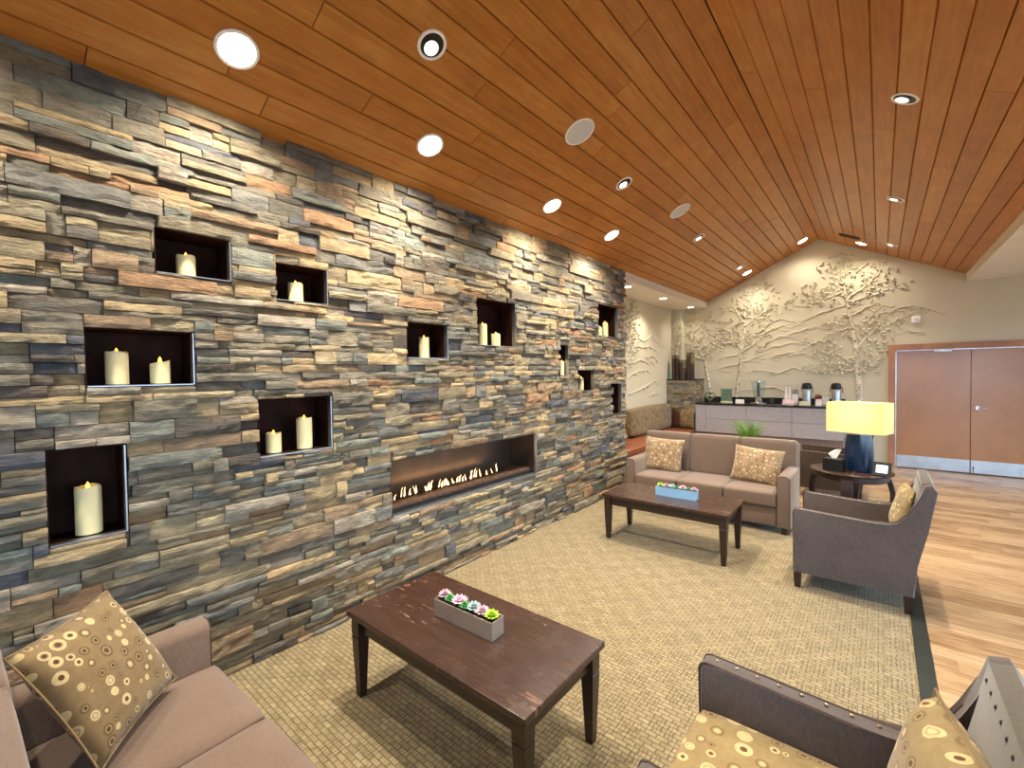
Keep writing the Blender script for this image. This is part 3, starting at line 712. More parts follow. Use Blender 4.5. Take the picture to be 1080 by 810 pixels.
# ================================================================== ARMCHAIRS
SIDE = [(-.35, .12), (.345, .125), (.36, .34), (.415, .60), (.457, .857), (.43, .90), (.39, .89), (.372, .82), (.345, .73), (.305, .655), (.262, .605), (.215, .588), (.10, .588), (-.26, .603), (-.325, .606), (-.345, .598), (-.352, .58), (-.345, .40)]
def make_chair(label, fab, seatmat, group='armchairs with nailhead trim'):
    t = empty('armchair'); tag(t, label, 'armchair', group); HW, AW = .335, .075
    for s in (-1, 1):
        y0, y1 = sorted((s*HW, s*(HW-AW)))
        bm = B(); prism(bm, SIDE, 'y', y0, y1, .011, 2); arm = obj('arm', bm, fab, t, smooth=True)
        ym = s*(HW-.030)
        for k in range(9):
            x = -.30+k*.066; z = .6065 - (x+.30)*.03
            if x < .2: bm = B(); ball(bm, (x, ym, z-.001), .0065, .7, 8, 6); obj('nailhead', bm, 'nail_metal', arm, smooth=True)
        bm = B()
        tp = [(-.352, .58), (-.345, .598), (-.325, .606), (-.26, .603), (.10, .588), (.215, .588), (.262, .605), (.305, .655), (.345, .73)]
        for yy in (y0+.006, y1-.006): tube(bm, [(p[0]-.001, yy, p[1]) for p in [(-.347, .13), (-.349, .4)] + tp], .004, 6)
        obj('piping', bm, 'seam_dark', arm, smooth=True)
    back = [(.26, .13), (.345, .13), (.358, .34), (.413, .60), (.455, .855), (.43, .905), (.385, .898), (.33, .62), (.27, .36)]
    bm = B(); prism(bm, back, 'y', -(HW-.055), HW-.055, .008, 2); bk = obj('backrest', bm, 'chair_back_fabric' if fab != 'brown_fabric' else fab, t, smooth=True)
    for k in range(9):
        y = -.24+k*.06; bm = B(); ball(bm, (.381, y, .862), .007, 1, 8, 6); obj('nailhead', bm, 'dark_metal', bk, smooth=True)
    bm = B(); box(bm, -.345, .27, -(HW-AW), HW-AW, .125, .30, .01); obj('seat_frame', bm, fab, t, smooth=True)
    obj('seat_cushion', crowned(-.345, .285, -(HW-AW)+.003, HW-AW-.003, .295, .455, crown=.02), seatmat, t, smooth=True, angle=70)
    for sx, sy in ((-1, -1), (-1, 1), (1, -1), (1, 1)):
        x = -.325 if sx < 0 else .315; y = sy*(HW-.035); bm = B()
        sl = .012 if sx < 0 else -.0
        A = [(-.026, -.026), (.026, -.026), (.026, .026), (-.026, .026)]
        top = [bm.verts.new((x+p[0], y+p[1], .13)) for p in A]; bot = [bm.verts.new((x+p[0]*.72-sl*0, y+p[1]*.72, 0)) for p in A]
        bm.faces.new(top); bm.faces.new(bot[::-1])
        for k in range(4): bm.faces.new([top[k], bot[k], bot[(k+1) % 4], top[(k+1) % 4]])
        obj('leg', bm, 'espresso', t)
    return t
chair = make_chair('dark taupe armchair beside the round end table, seen side on', 'chair_fabric', 'ring_print_cream'); chair.location = (2.67, 4.325, 0)
chair2 = dup(chair); chair2['label'] = 'armchair with ring-print seat, cut off at the lower right corner'; chair2.location = (2.67, 1.42, 0)
chair3 = make_chair('brown armchair half hidden behind the round end table and the far sofa', 'brown_fabric', 'brown_fabric'); chair3.location = (2.32, 7.285, 0)
pillow('patterned back pillow leaning in the armchair beside the round end table', 'ring_print_cream', (.42, .36), .11, lean(2.965, 4.42, .625, .24, -PI/2+.08, 0), 5, 'armchair pillows')
pillow('large ring-print back pillow in the armchair at the lower right corner', 'ring_print_cream', (.42, .36), .17, lean(2.95, 1.43, .63, .24, -PI/2+.20, 0), 6, 'armchair pillows')

# ================================================================== COFFEE TABLES
def make_table(label):
    t = empty('coffee_table'); tag(t, label, 'coffee table', 'dark coffee tables'); L, D, H = .594, .296, .454
    bm = B(); box(bm, -L, L, -D, D, H-.028, H, .004, 2); obj('table_top', bm, 'espresso_top', t)
    bm = B(); i = .04
    for (x0, x1, y0, y1) in ((-L+i, L-i, -D+i, -D+i+.02), (-L+i, L-i, D-i-.02, D-i), (-L+i, -L+i+.02, -D+i+.02, D-i-.02), (L-i-.02, L-i, -D+i+.02, D-i-.02)): box(bm, x0, x1, y0, y1, H-.112, H-.028, .002)
    obj('apron', bm, 'espresso', t)
    for sx in (-1, 1):
        for sy in (-1, 1):
            bm = B(); x, y = sx*(L-.05), sy*(D-.05)
            sec = [(H-.028, .031), (H-.125, .031), (H-.130, .028), (H-.137, .031), (.0, .018)]
            rings = [[bm.verts.new((x+a*r_, y+b_*r_, z)) for a, b_ in ((-1, -1), (1, -1), (1, 1), (-1, 1))] for z, r_ in sec]
            for A, C in zip(rings, rings[1:]):
                for k in range(4): bm.faces.new([A[k], C[k], C[(k+1) % 4], A[(k+1) % 4]])
            bm.faces.new(rings[0]); bm.faces.new(rings[-1][::-1]); obj('leg', bm, 'espresso', t)
    return t
tab = make_table('dark brown coffee table with scratched top, nearest the camera'); tab.location = (1.276, 1.503, 0)
tab2 = dup(tab); tab2['label'] = 'dark brown coffee table in front of the far sofa'; tab2.location = (1.258, 4.31, 0)

def rosette(bm, c, R, rings=4, lift=.9, seed=0, wide=.42):
    rr = random.Random(seed)
    for k in range(rings):
        f = 1-k/rings; n = 9 if k == 0 else (8 if k == 1 else 6 if k == 2 else 4); L = R*(.35+.65*f); ang = math.radians(15+62*(k/(rings-1))*lift)
        for i in range(n):
            a_ = 2*PI*i/n + k*.4 + rr.uniform(-.1, .1); d = Vector((math.cos(a_)*math.cos(ang), math.sin(a_)*math.cos(ang), math.sin(ang))); s = Vector((-math.sin(a_), math.cos(a_), 0)); nn = d.cross(s)*-1
            b0 = Vector(c) + Vector((0, 0, .004*k)); w_ = L*wide
            p0 = b0; p1 = b0+d*L*.55+s*w_*.5+nn*L*.05; p2 = b0+d*L; p3 = b0+d*L*.55-s*w_*.5+nn*L*.05; pm = b0+d*L*.5-nn*L*.08; pt = b0+d*L*.5+nn*L*.12
            v = [bm.verts.new(p) for p in (p0, p1, p2, p3, pm, pt)]
            for f_ in ((0, 1, 4), (1, 2, 4), (2, 3, 4), (3, 0, 4), (1, 0, 5), (2, 1, 5), (3, 2, 5), (0, 3, 5)): bm.faces.new([v[q] for q in f_])
SUCC = [('succulent_mauve', -.165, .008, .034), ('succulent_green', -.115, -.005, .028), ('succulent_pink', -.060, .006, .040), ('succulent_green', -.008, -.010, .026), ('succulent_blue', .040, .004, .036), ('succulent_mauve', .098, 0, .036), ('succulent_lime', .158, 0, .036)]
def make_planter(label, order, metal='planter_metal'):
    t = empty('succulent_planter'); tag(t, label, 'planter', 'succulent planters'); L, D, H, w_ = .193, .043, .085, .003
    bm = B(); box(bm, -L, L, -D, -D+w_, 0, H); box(bm, -L, L, D-w_, D, 0, H); box(bm, -L, -L+w_, -D+w_, D-w_, 0, H); box(bm, L-w_, L, -D+w_, D-w_, 0, H); box(bm, -L+w_, L-w_, -D+w_, D-w_, 0, .004)
    obj('trough', bm, metal, t)
    bm = B(); box(bm, -L+w_, L-w_, -D+w_, D-w_, .06, .074, .001); obj('soil', bm, 'soil', t)
    for k, (m_, x, y, R) in enumerate(order):
        bm = B(); tube(bm, [(x, y, .07), (x, y, .088)], .006, 6); rosette(bm, (x, y, .088), R*1.2, seed=k, wide=.5); obj('succulent', bm, m_, t)
    return t
p1 = make_planter('tan metal succulent planter on the coffee table nearest the camera', SUCC); p1.location = (1.275, 1.512, .454); p1.rotation_euler.z = .03
p2 = make_planter('succulent planter with window light painted in as pale blue, on the coffee table before the far sofa', [(m_, -x, y, R*.95) for (m_, x, y, R) in SUCC[::-1]][::-1], 'planter_window_tint'); p2.location = (1.305, 4.335, .454); p2.rotation_euler.z = .02

# ================================================================== END TABLE GROUP
t = empty('round_end_table', (2.58, 6.23, 0)); tag(t, 'round dark end table on curved legs, carrying the lit lamp', 'end table')
bm = lathe(B(), [(0, .522), (.34, .522), (.366, .526), (.378, .536), (.378, .546), (.370, .552), (0, .552)], 64); obj('table_top', bm, 'espresso_top', t, smooth=True)
bm = lathe(B(), [(.30, .455), (.325, .455), (.345, .47), (.345, .522), (.30, .522), (.30, .455)], 48); obj('apron', bm, 'espresso', t, smooth=True)
for k in range(4):
    a_ = -PI/2 + k*PI/2 - .05; bm = B(); pr = []
    for (r_, z, hw) in ((.318, .50, .052), (.345, .43, .052), (.362, .35, .05), (.362, .27, .048), (.338, .18, .045), (.295, .10, .042), (.24, .045, .04), (.19, .022, .038)):
        pr.append((r_, z, hw))
    rings = []
    for i, (r_, z, hw) in enumerate(pr):
        q0 = Vector((pr[max(i-1, 0)][0], pr[max(i-1, 0)][1])); q1 = Vector((pr[min(i+1, 7)][0], pr[min(i+1, 7)][1])); d = (q1-q0).normalized(); nrm = Vector((-d.y, d.x))*.022
        ring = []
        for sgn, side in ((1, 1), (1, -1), (-1, -1), (-1, 1)):
            rr_ = r_+nrm.x*sgn; zz = max(z+nrm.y*sgn, 0)
            ring.append(bm.verts.new((rr_*math.cos(a_)-side*hw*math.sin(a_), rr_*math.sin(a_)+side*hw*math.cos(a_), zz)))
        rings.append(ring)
    for A, C in zip(rings, rings[1:]):
        for j in range(4): bm.faces.new([A[j], C[j], C[(j+1) % 4], A[(j+1) % 4]])
    bm.faces.new(rings[0]); bm.faces.new(rings[-1][::-1]); obj('leg', bm, 'espresso', t, smooth=True, angle=50)
TZ = .552
t = empty('table_lamp', (2.655, 6.178, TZ), math.radians(-17.4)); tag(t, 'lit table lamp with rectangular cream shade and dark oval base', 'table lamp')
prof = [(0, 0), (.93, 0), (1.0, .012), (1.02, .10), (1.0, .22), (.94, .34), (.86, .405), (.5, .418), (0, .42)]
bm = lathe(B(), [(r_*.132, z) for r_, z in prof], 48, sy=.6); obj('lamp_base', bm, 'lamp_base_gloss', t, smooth=True)
bm = B(); tube(bm, [(0, 0, .41), (0, 0, .50)], .012, 10); obj('neck', bm, 'chrome', t, smooth=True)
bm = B(); sx, sy, z0, z1, w_ = .262, .138, .43, .752, .003
box(bm, -sx, sx, -sy, -sy+w_, z0, z1); box(bm, -sx, sx, sy-w_, sy, z0, z1); box(bm, -sx, -sx+w_, -sy+w_, sy-w_, z0, z1); box(bm, sx-w_, sx, -sy+w_, sy-w_, z0, z1)
sh = obj('lamp_shade', bm, 'lamp_shade', t)
bm = B()
for z in (z0, z1): tube(bm, [(-sx-.001, -sy-.001, z), (sx+.001, -sy-.001, z), (sx+.001, sy+.001, z), (-sx-.001, sy+.001, z), (-sx-.001, -sy-.001, z)], .0035, 6)
obj('binding', bm, 'pale_yellow', sh, smooth=True)
bm = B(); ball(bm, (0, 0, .56), .03, 1.3); obj('bulb', bm, 'trim_white', t, smooth=True)
bm = B(); tube(bm, [(-sx+.004, 0, .735), (sx-.004, 0, .735)], .003, 6); tube(bm, [(0, -sy+.004, .735), (0, sy-.004, .735)], .003, 6); tube(bm, [(0, 0, .50), (0, 0, .765)], .004, 6); ball(bm, (0, 0, .775), .012); obj('finial', bm, 'chrome', t, smooth=True)
ld = bpy.data.lights.new('lamp_light', 'POINT'); ld.energy = 4.6; ld.color = (1, .91, .70); ld.shadow_soft_size = .04; lo = bpy.data.objects.new('lamp_light', ld); COL.objects.link(lo); lo.location = (2.655, 6.178, TZ+.655)
t = empty('tissue_box', (2.44, 6.06, TZ), math.radians(-14)); tag(t, 'black tissue box with a white tissue on the round end table', 'tissue box')
bm = B(); box(bm, -.09, .09, -.062, .062, 0, .135, .004); obj('box_cover', bm, 'black_plastic', t)
bm = B(); bmesh.ops.create_grid(bm, x_segments=8, y_segments=6, size=.5)
for q in bm.verts:
    u, v = q.co.x*2, q.co.y+.5; q.co = Vector((u*.055*(.35+v*.8) + v*.015, math.sin(u*3+v*2)*.014*(.3+v), .130+v*.105*(1-.2*u*u)+.03*u*v))
bmesh.ops.solidify(bm, geom=bm.faces[:], thickness=.002); obj('tissue', bm, 'white_card', t, smooth=True, angle=180)
t = empty('digital_frame', (2.845, 5.99, TZ), math.radians(-12)); tag(t, 'small tilted black digital frame with pale screen on the round end table', 'digital frame')
Rt = Matrix.Rotation(math.radians(-20), 4, 'X')
def tilt(bm):
    for q in bm.verts: q.co = Rt @ q.co
    return bm
bm = B(); box(bm, -.078, .078, -.008, .010, .002, .150, .004); obj('bezel', tilt(bm), 'black_plastic', t)
bm = B(); box(bm, -.048, .048, -.0100, -.007, .035, .118); obj('screen', tilt(bm), 'screen', t)
bm = B(); prism(bm, [(.012, .0), (.075, .0), (.03, .06)], 'x', -.03, .03); obj('stand', bm, 'black_plastic', t)

# potted grass behind the sofa
t = empty('potted_grass', (1.46, 6.7, 0)); tag(t, 'green grass plant in a tall planter behind the far sofa', 'plant')
bm = B(); A = [(-.11, .0), (-.14, .70)]
pr = [(.11, 0), (.145, .70), (.145, .72), (.13, .72), (.13, .69)]
rings = [[bm.verts.new((sx_*r_, sy_*r_, z)) for sx_, sy_ in ((-1, -1), (1, -1), (1, 1), (-1, 1))] for r_, z in pr]
for A, C in zip(rings, rings[1:]):
    for k in range(4): bm.faces.new([A[k], A[(k+1) % 4], C[(k+1) % 4], C[k]])
bm.faces.new(rings[0][::-1]); bm.faces.new(rings[-1]); obj('pot', bm, 'black_plastic', t)
bm = B(); rg = random.Random(8)
for k in range(150):
    a_ = rg.uniform(0, 2*PI); r0 = rg.uniform(0, .08); L = rg.uniform(.16, .33); sp = rg.uniform(.02, .24)
    p0 = Vector((math.cos(a_)*r0, math.sin(a_)*r0, .69)); d = Vector((math.cos(a_), math.sin(a_), 0))
    tube(bm, [p0, p0+d*sp*.3+Vector((0, 0, L*.55)), p0+d*sp*.7+Vector((0, 0, L*.88)), p0+d*sp+Vector((0, 0, L))], [.0035, .003, .002, .0005], 4)
obj('blades', bm, 'grass_blade', t)

# ================================================================== COUNTER
CY = 9.30
def drawer_unit(x0, x1, label):
    t = empty('drawer_cabinet', ((x0+x1)/2, CY, .455)); tag(t, label, 'cabinet', 'pale drawer cabinets under the counter'); h = (x1-x0)/2
    bm = B(); box(bm, -h+.001, h-.001, .02, .58, 0, .545); obj('cabinet_body', bm, 'laminate', t)
    for z0, z1 in ((.004, .268), (.274, .540)):
        bm = B(); box(bm, -h+.003, h-.003, 0, .0195, z0, z1, .002); obj('drawer', bm, 'laminate', t)
    return t
drawer_unit(.146, .880, 'pale grey two-drawer cabinet at the left of the counter, behind the grass plant')
drawer_unit(.880, 1.616, 'pale grey two-drawer cabinet in the middle of the counter')
drawer_unit(1.616, 2.352, 'pale grey two-drawer cabinet at the right of the counter, partly behind the lamp')
bm = B(); box(bm, -.048, .1445, CY, CY+.58, .455, 1.0, .002); o = obj('end_panel', bm, 'laminate'); tag(o, 'narrow pale filler panel at the left end of the counter', 'panel')
bm = B(); box(bm, -.045, 2.35, CY+.10, CY+.60, 0, .4545); o = obj('counter_base', bm, 'laminate_base'); tag(o, 'recessed mauve base below the drawer cabinets of the counter', 'counter base')
t = empty('countertop', (1.155, CY, 1.0)); tag(t, 'long dark countertop with low backsplash along the mural wall', 'countertop')
bm = B(); box(bm, -1.205, 1.205, -.02, .625, .0005, .034, .004); obj('slab', bm, 'black_top', t)
bm = B(); box(bm, -1.205, 1.205, .605, .625, .0345, .134, .002); obj('backsplash', bm, 'black_top', t)
CT = 1.0345
def at(x, y=9.55): return (x, y, CT)
t = empty('heart_ornament', at(.16)); tag(t, 'dark heart-shaped ring ornament at the left end of the counter', 'ornament')
bm = B(); box(bm, -.075, .075, -.04, .04, 0, .022, .004); obj('plinth', bm, 'black_top', t)
bm = B(); pts = []
for k in range(37):
    a_ = 2*PI*k/36; x = 16*math.sin(a_)**3; z = 13*math.cos(a_)-5*math.cos(2*a_)-2*math.cos(3*a_)-math.cos(4*a_); pts.append((x*.0055, 0, .125+z*.0055))
tube(bm, pts, .017, 10, cap=False); obj('heart_ring', bm, 'green_glass', t, smooth=True)
t = empty('display_block', at(.466, 9.58)); tag(t, 'green square display plaque on a cream stand on the counter', 'plaque')
bm = B(); box(bm, -.105, .105, -.035, .035, 0, .03, .004); obj('stand', bm, 'pale_yellow', t)
bm = B(); box(bm, -.1, .1, -.012, .012, .03, .262, .003); obj('panel', bm, 'green_glass', t)
bm = B(); box(bm, -.112, .112, -.018, .018, .255, .275, .003); obj('top_bar', bm, 'green_glass', t)
def card(x, y, label, m_='white_card', wd=.08, h=.075, name='label_card', group='small cards on the counter'):
    o = obj(name, prism(B(), [(0, 0), (.035, 0), (.018, h), (.014, h)], 'x', -wd, wd), m_, loc=(x, y, CT)); tag(o, label, 'card', group); return o
card(.727, 9.48, 'white folded card between the green plaque and the drink dispenser', wd=.075)
t = empty('drink_dispenser', at(1.04, 9.56)); tag(t, 'clear drink dispenser with dark infuser core on a round tray', 'drink dispenser')
bm = lathe(B(), [(0, 0), (.13, 0), (.14, .008), (.14, .014), (0, .012)], 32); obj('tray', bm, 'tray_steel', t, smooth=True)
bm = lathe(B(), [(0, .014), (.07, .014), (.062, .03), (.05, .11), (.075, .12), (0, .122)], 24); obj('foot', bm, 'chrome', t, smooth=True)
bm = lathe(B(), [(0, .125), (.075, .125), (.098, .22), (.128, .44), (.124, .44), (.094, .22), (.070, .13), (0, .13)], 32); obj('jar', bm, 'clear_acrylic', t, smooth=True)
bm = lathe(B(), [(0, .14), (.026, .14), (.028, .36), (0, .362)], 20); obj('infuser_core', bm, 'black_plastic', t, smooth=True)
bm = lathe(B(), [(0, .362), (.03, .362), (.04, .40), (.036, .44), (0, .455)], 20); obj('cap', bm, 'chrome', t, smooth=True)
bm = B(); tube(bm, [(0, -.06, .085), (0, -.10, .08), (0, -.105, .06)], .009, 8); obj('tap', bm, 'chrome', t, smooth=True)
o = obj('sauce_jug', lathe(B(), [(0, 0), (.035, 0), (.042, .03), (.036, .075), (.022, .10), (.026, .125), (.018, .125), (0, .10)], 18), 'black_plastic', smooth=True, loc=at(1.27, 9.52)); tag(o, 'small dark jug right of the drink dispenser', 'jug')
bm = B(); tube(bm, [(.03, 0, .10), (.062, 0, .09), (.062, 0, .05), (.04, 0, .035)], .006, 8); obj('handle', bm, 'black_plastic', o, smooth=True)
t = empty('snack_box', at(1.545, 9.46)); tag(t, 'pink and white printed carton at the middle of the counter', 'box')
bm = B(); box(bm, -.095, .095, -.05, .05, 0, .04, .003); obj('carton', bm, 'pink_card', t)
bm = B(); box(bm, -.095, .095, .028, .036, .04, .10, .002); obj('raised_lid', bm, 'pink_card', t)
for x, lab in ((1.49, 'left of the two slim white bottles behind the pink carton'), (1.545, 'right of the two slim white bottles behind the pink carton')):
    o = obj('slim_bottle', lathe(B(), [(0, 0), (.026, 0), (.028, .16), (.014, .22), (.012, .335), (0, .34)], 18), 'white_card', smooth=True, loc=at(x, 9.60)); tag(o, lab, 'bottle', 'slim white bottles')
    obj('cap', lathe(B(), [(.0, .335), (.014, .335), (.014, .36), (0, .362)], 14), 'tray_steel', o, smooth=True)
t = empty('cup_dispenser', at(1.63, 9.62)); tag(t, 'grey topped white holder between the slim bottles and the left airpot', 'holder')
bm = B(); box(bm, -.045, .045, -.045, .045, 0, .19, .005); obj('body', bm, 'white_card', t)
bm = B(); box(bm, -.042, .042, -.042, .042, .19, .28, .008); obj('top', bm, 'grey_plastic', t)
def airpot(x, label):
    t = empty('airpot', at(x, 9.60)); tag(t, label, 'airpot', 'steel airpots')
    obj('body', lathe(B(), [(0, .02), (.066, .02), (.068, .03), (.068, .265), (.062, .285), (0, .286)], 32), 'steel', t, smooth=True)
    obj('foot_ring', lathe(B(), [(0, 0), (.07, 0), (.07, .022), (0, .022)], 28), 'black_plastic', t, smooth=True)
    bm = lathe(B(), [(0, .284), (.066, .284), (.074, .30), (.076, .345), (.066, .385), (.04, .398), (0, .40)], 32); box(bm, -.022, .022, -.125, -.06, .325, .37, .008); obj('pump_lid', bm, 'black_plastic', t, smooth=True)
    bm = B(); tube(bm, [(-.074, 0, .33), (-.088, .03, .30), (-.085, .06, .24)], .007, 8); tube(bm, [(.074, 0, .33), (.088, .02, .29), (.088, .03, .22)], .007, 8); obj('carry_handle', bm, 'black_plastic', t, smooth=True)
    return t
airpot(1.81, 'left of the two steel airpots with black lids on the counter'); airpot(2.24, 'right of the two steel airpots, just above the lamp shade')
card(1.795, 9.43, 'cream card standing in front of the left airpot', 'pale_yellow', .085, .07)
card(2.0, 9.45, 'white card standing between the two airpots', wd=.045, h=.08)
card(2.22, 9.43, 'cream card standing in front of the right airpot', 'pale_yellow', .085, .07)
t = empty('round_tin', at(1.985, 9.62)); tag(t, 'red topped round tin behind the card between the airpots', 'tin')
obj('tin_body', lathe(B(), [(0, 0), (.05, 0), (.05, .11), (0, .11)], 24), 'white_card', t, smooth=True); obj('lid', lathe(B(), [(0, .11), (.05, .11), (.06, .14), (.045, .175), (0, .19)], 24), 'red_ball', t, smooth=True)
t = empty('tea_box', at(2.09, 9.64)); tag(t, 'pale yellow box beside the red topped tin on the counter', 'box')
bm = B(); box(bm, -.05, .05, -.04, .04, 0, .20, .003); obj('carton', bm, 'white_card', t); bm = B(); box(bm, -.051, .051, -.041, .041, .15, .212, .003); obj('lid', bm, 'pale_yellow', t)

# ================================================================== ALCOVE: pedestal, vases, bench
t = empty('stone_pedestal', (-.37, 9.66, 0)); tag(t, 'stone clad pedestal with dark cap in the alcove corner, carrying vases', 'pedestal')
rnd = random.Random(5)
PX0, PX1, PY0, PY1, PZ = -.295, .295, -.265, .03, 1.485
R1 = courses(PX0, PX1, 0, PZ, rnd, .08, .3); o1 = stone_face('front_stones', R1, lambda u, z, d: (u, PY0-d*.5, z), seed=9, parent=t)
R2 = courses(PY0, .262, 0, PZ, rnd, .08, .25); o2 = stone_face('side_stones', R2, lambda u, z, d: (PX1+d*.5, u, z), seed=10, parent=t)
bm = B(); box(bm, PX0, PX1-.012, PY0+.012, .0, 0, PZ); obj('core', bm, 'mortar', t)
bm = B(); box(bm, PX0-.003, PX1+.02, PY0-.02, .035, PZ, PZ+.025, .003); box(bm, -.085, PX1+.02, .035, .265, PZ, PZ+.025); obj('cap_slab', bm, 'black_top', t)
VZ = PZ+.0255
for (x, h, hol, r_, lab) in ((-.555, .51, .0, .038, 'first tall brown bamboo vase from the left on the stone pedestal'), (-.478, .50, .0, .036, 'second tall brown bamboo vase from the left on the stone pedestal'),
        (-.402, .40, .0, .036, 'third and shorter brown bamboo vase from the left on the pedestal'), (-.322, .40, .62, .034, 'shorter vase with olive top, fourth from the left on the pedestal'),
        (-.250, .545, .0, .036, 'tall dark bamboo vase, fifth from the left on the stone pedestal'), (-.168, .55, .60, .040, 'tall bamboo vase with olive top, rightmost on the stone pedestal')):
    hs = h*.58 if hol else h*.86
    o = obj('bamboo_vase', lathe(B(), [(0, 0), (r_, 0), (r_*1.0, hs*.33), (r_*1.04, hs*.34), (r_, hs*.35), (r_, hs*.7), (r_*1.04, hs*.71), (r_, hs*.72), (r_, hs), (0, hs)], 20), 'bamboo_brown', smooth=True, loc=(x, 9.50, VZ)); tag(o, lab, 'vase', 'bamboo vases on the pedestal')
    obj('upper_band', lathe(B(), [(r_*.6, hs+.0005), (r_, hs+.0005), (r_*1.01, h), (r_*.85, h), (r_*.82, h-.05), (0, h-.05)], 20), 'bamboo_olive' , o, smooth=True)
o = obj('cone_bottle', lathe(B(), [(0, 0), (.030, 0), (.028, .06), (.016, .22), (.009, .34), (.011, .355), (0, .356)], 18), 'green_glass', smooth=True, loc=(-.632, 9.46, VZ)); tag(o, 'slim green cone bottle at the left edge of the stone pedestal', 'bottle')
t = empty('corner_bench', (-.335, 7.68, 0)); tag(t, 'built-in bench with rust brown seat along the alcove wall', 'bench')
bm = B(); box(bm, -.33, .27, -1.675, 1.69, 0, .40); obj('bench_base', bm, 'laminate_base', t)
bm = crowned(-.33, .282, -1.675, 1.69, .401, .50, n=10, crown=.006, bev=.025); obj('seat_pad', bm, 'bench_leather', t, smooth=True, angle=70)
bm = crowned(-.06, .06, -.99, .99, -.24, .24, n=10, crown=.02, bev=.04)
o = obj('bench_cushion', bm, 'leaf_weave', smooth=True, angle=70); o.matrix_world = Matrix.Translation((-.580, 8.30, .765)) @ Matrix.Rotation(math.radians(-7), 4, 'Y'); tag(o, 'long leaf-patterned back cushion leaning on the alcove wall', 'cushion')
bm, loop = pillow_bm(.46, .40, .13, seed=9); o = obj('throw_pillow', bm, 'leaf_weave', smooth=True, angle=180); o.matrix_world = lean(-.28, 9.235, .715, .2, 0, 0); tag(o, 'brown and gold pillow standing on the bench against the stone pedestal', 'pillow')
bm, _ = pillow_bm(.46, .40, .136, seed=9)
bmesh.ops.delete(bm, geom=[f for f in bm.faces if f.calc_center_median().x > -.03], context='FACES'); obj('dark_panel', bm, 'brown_satin', o, smooth=True, angle=180)

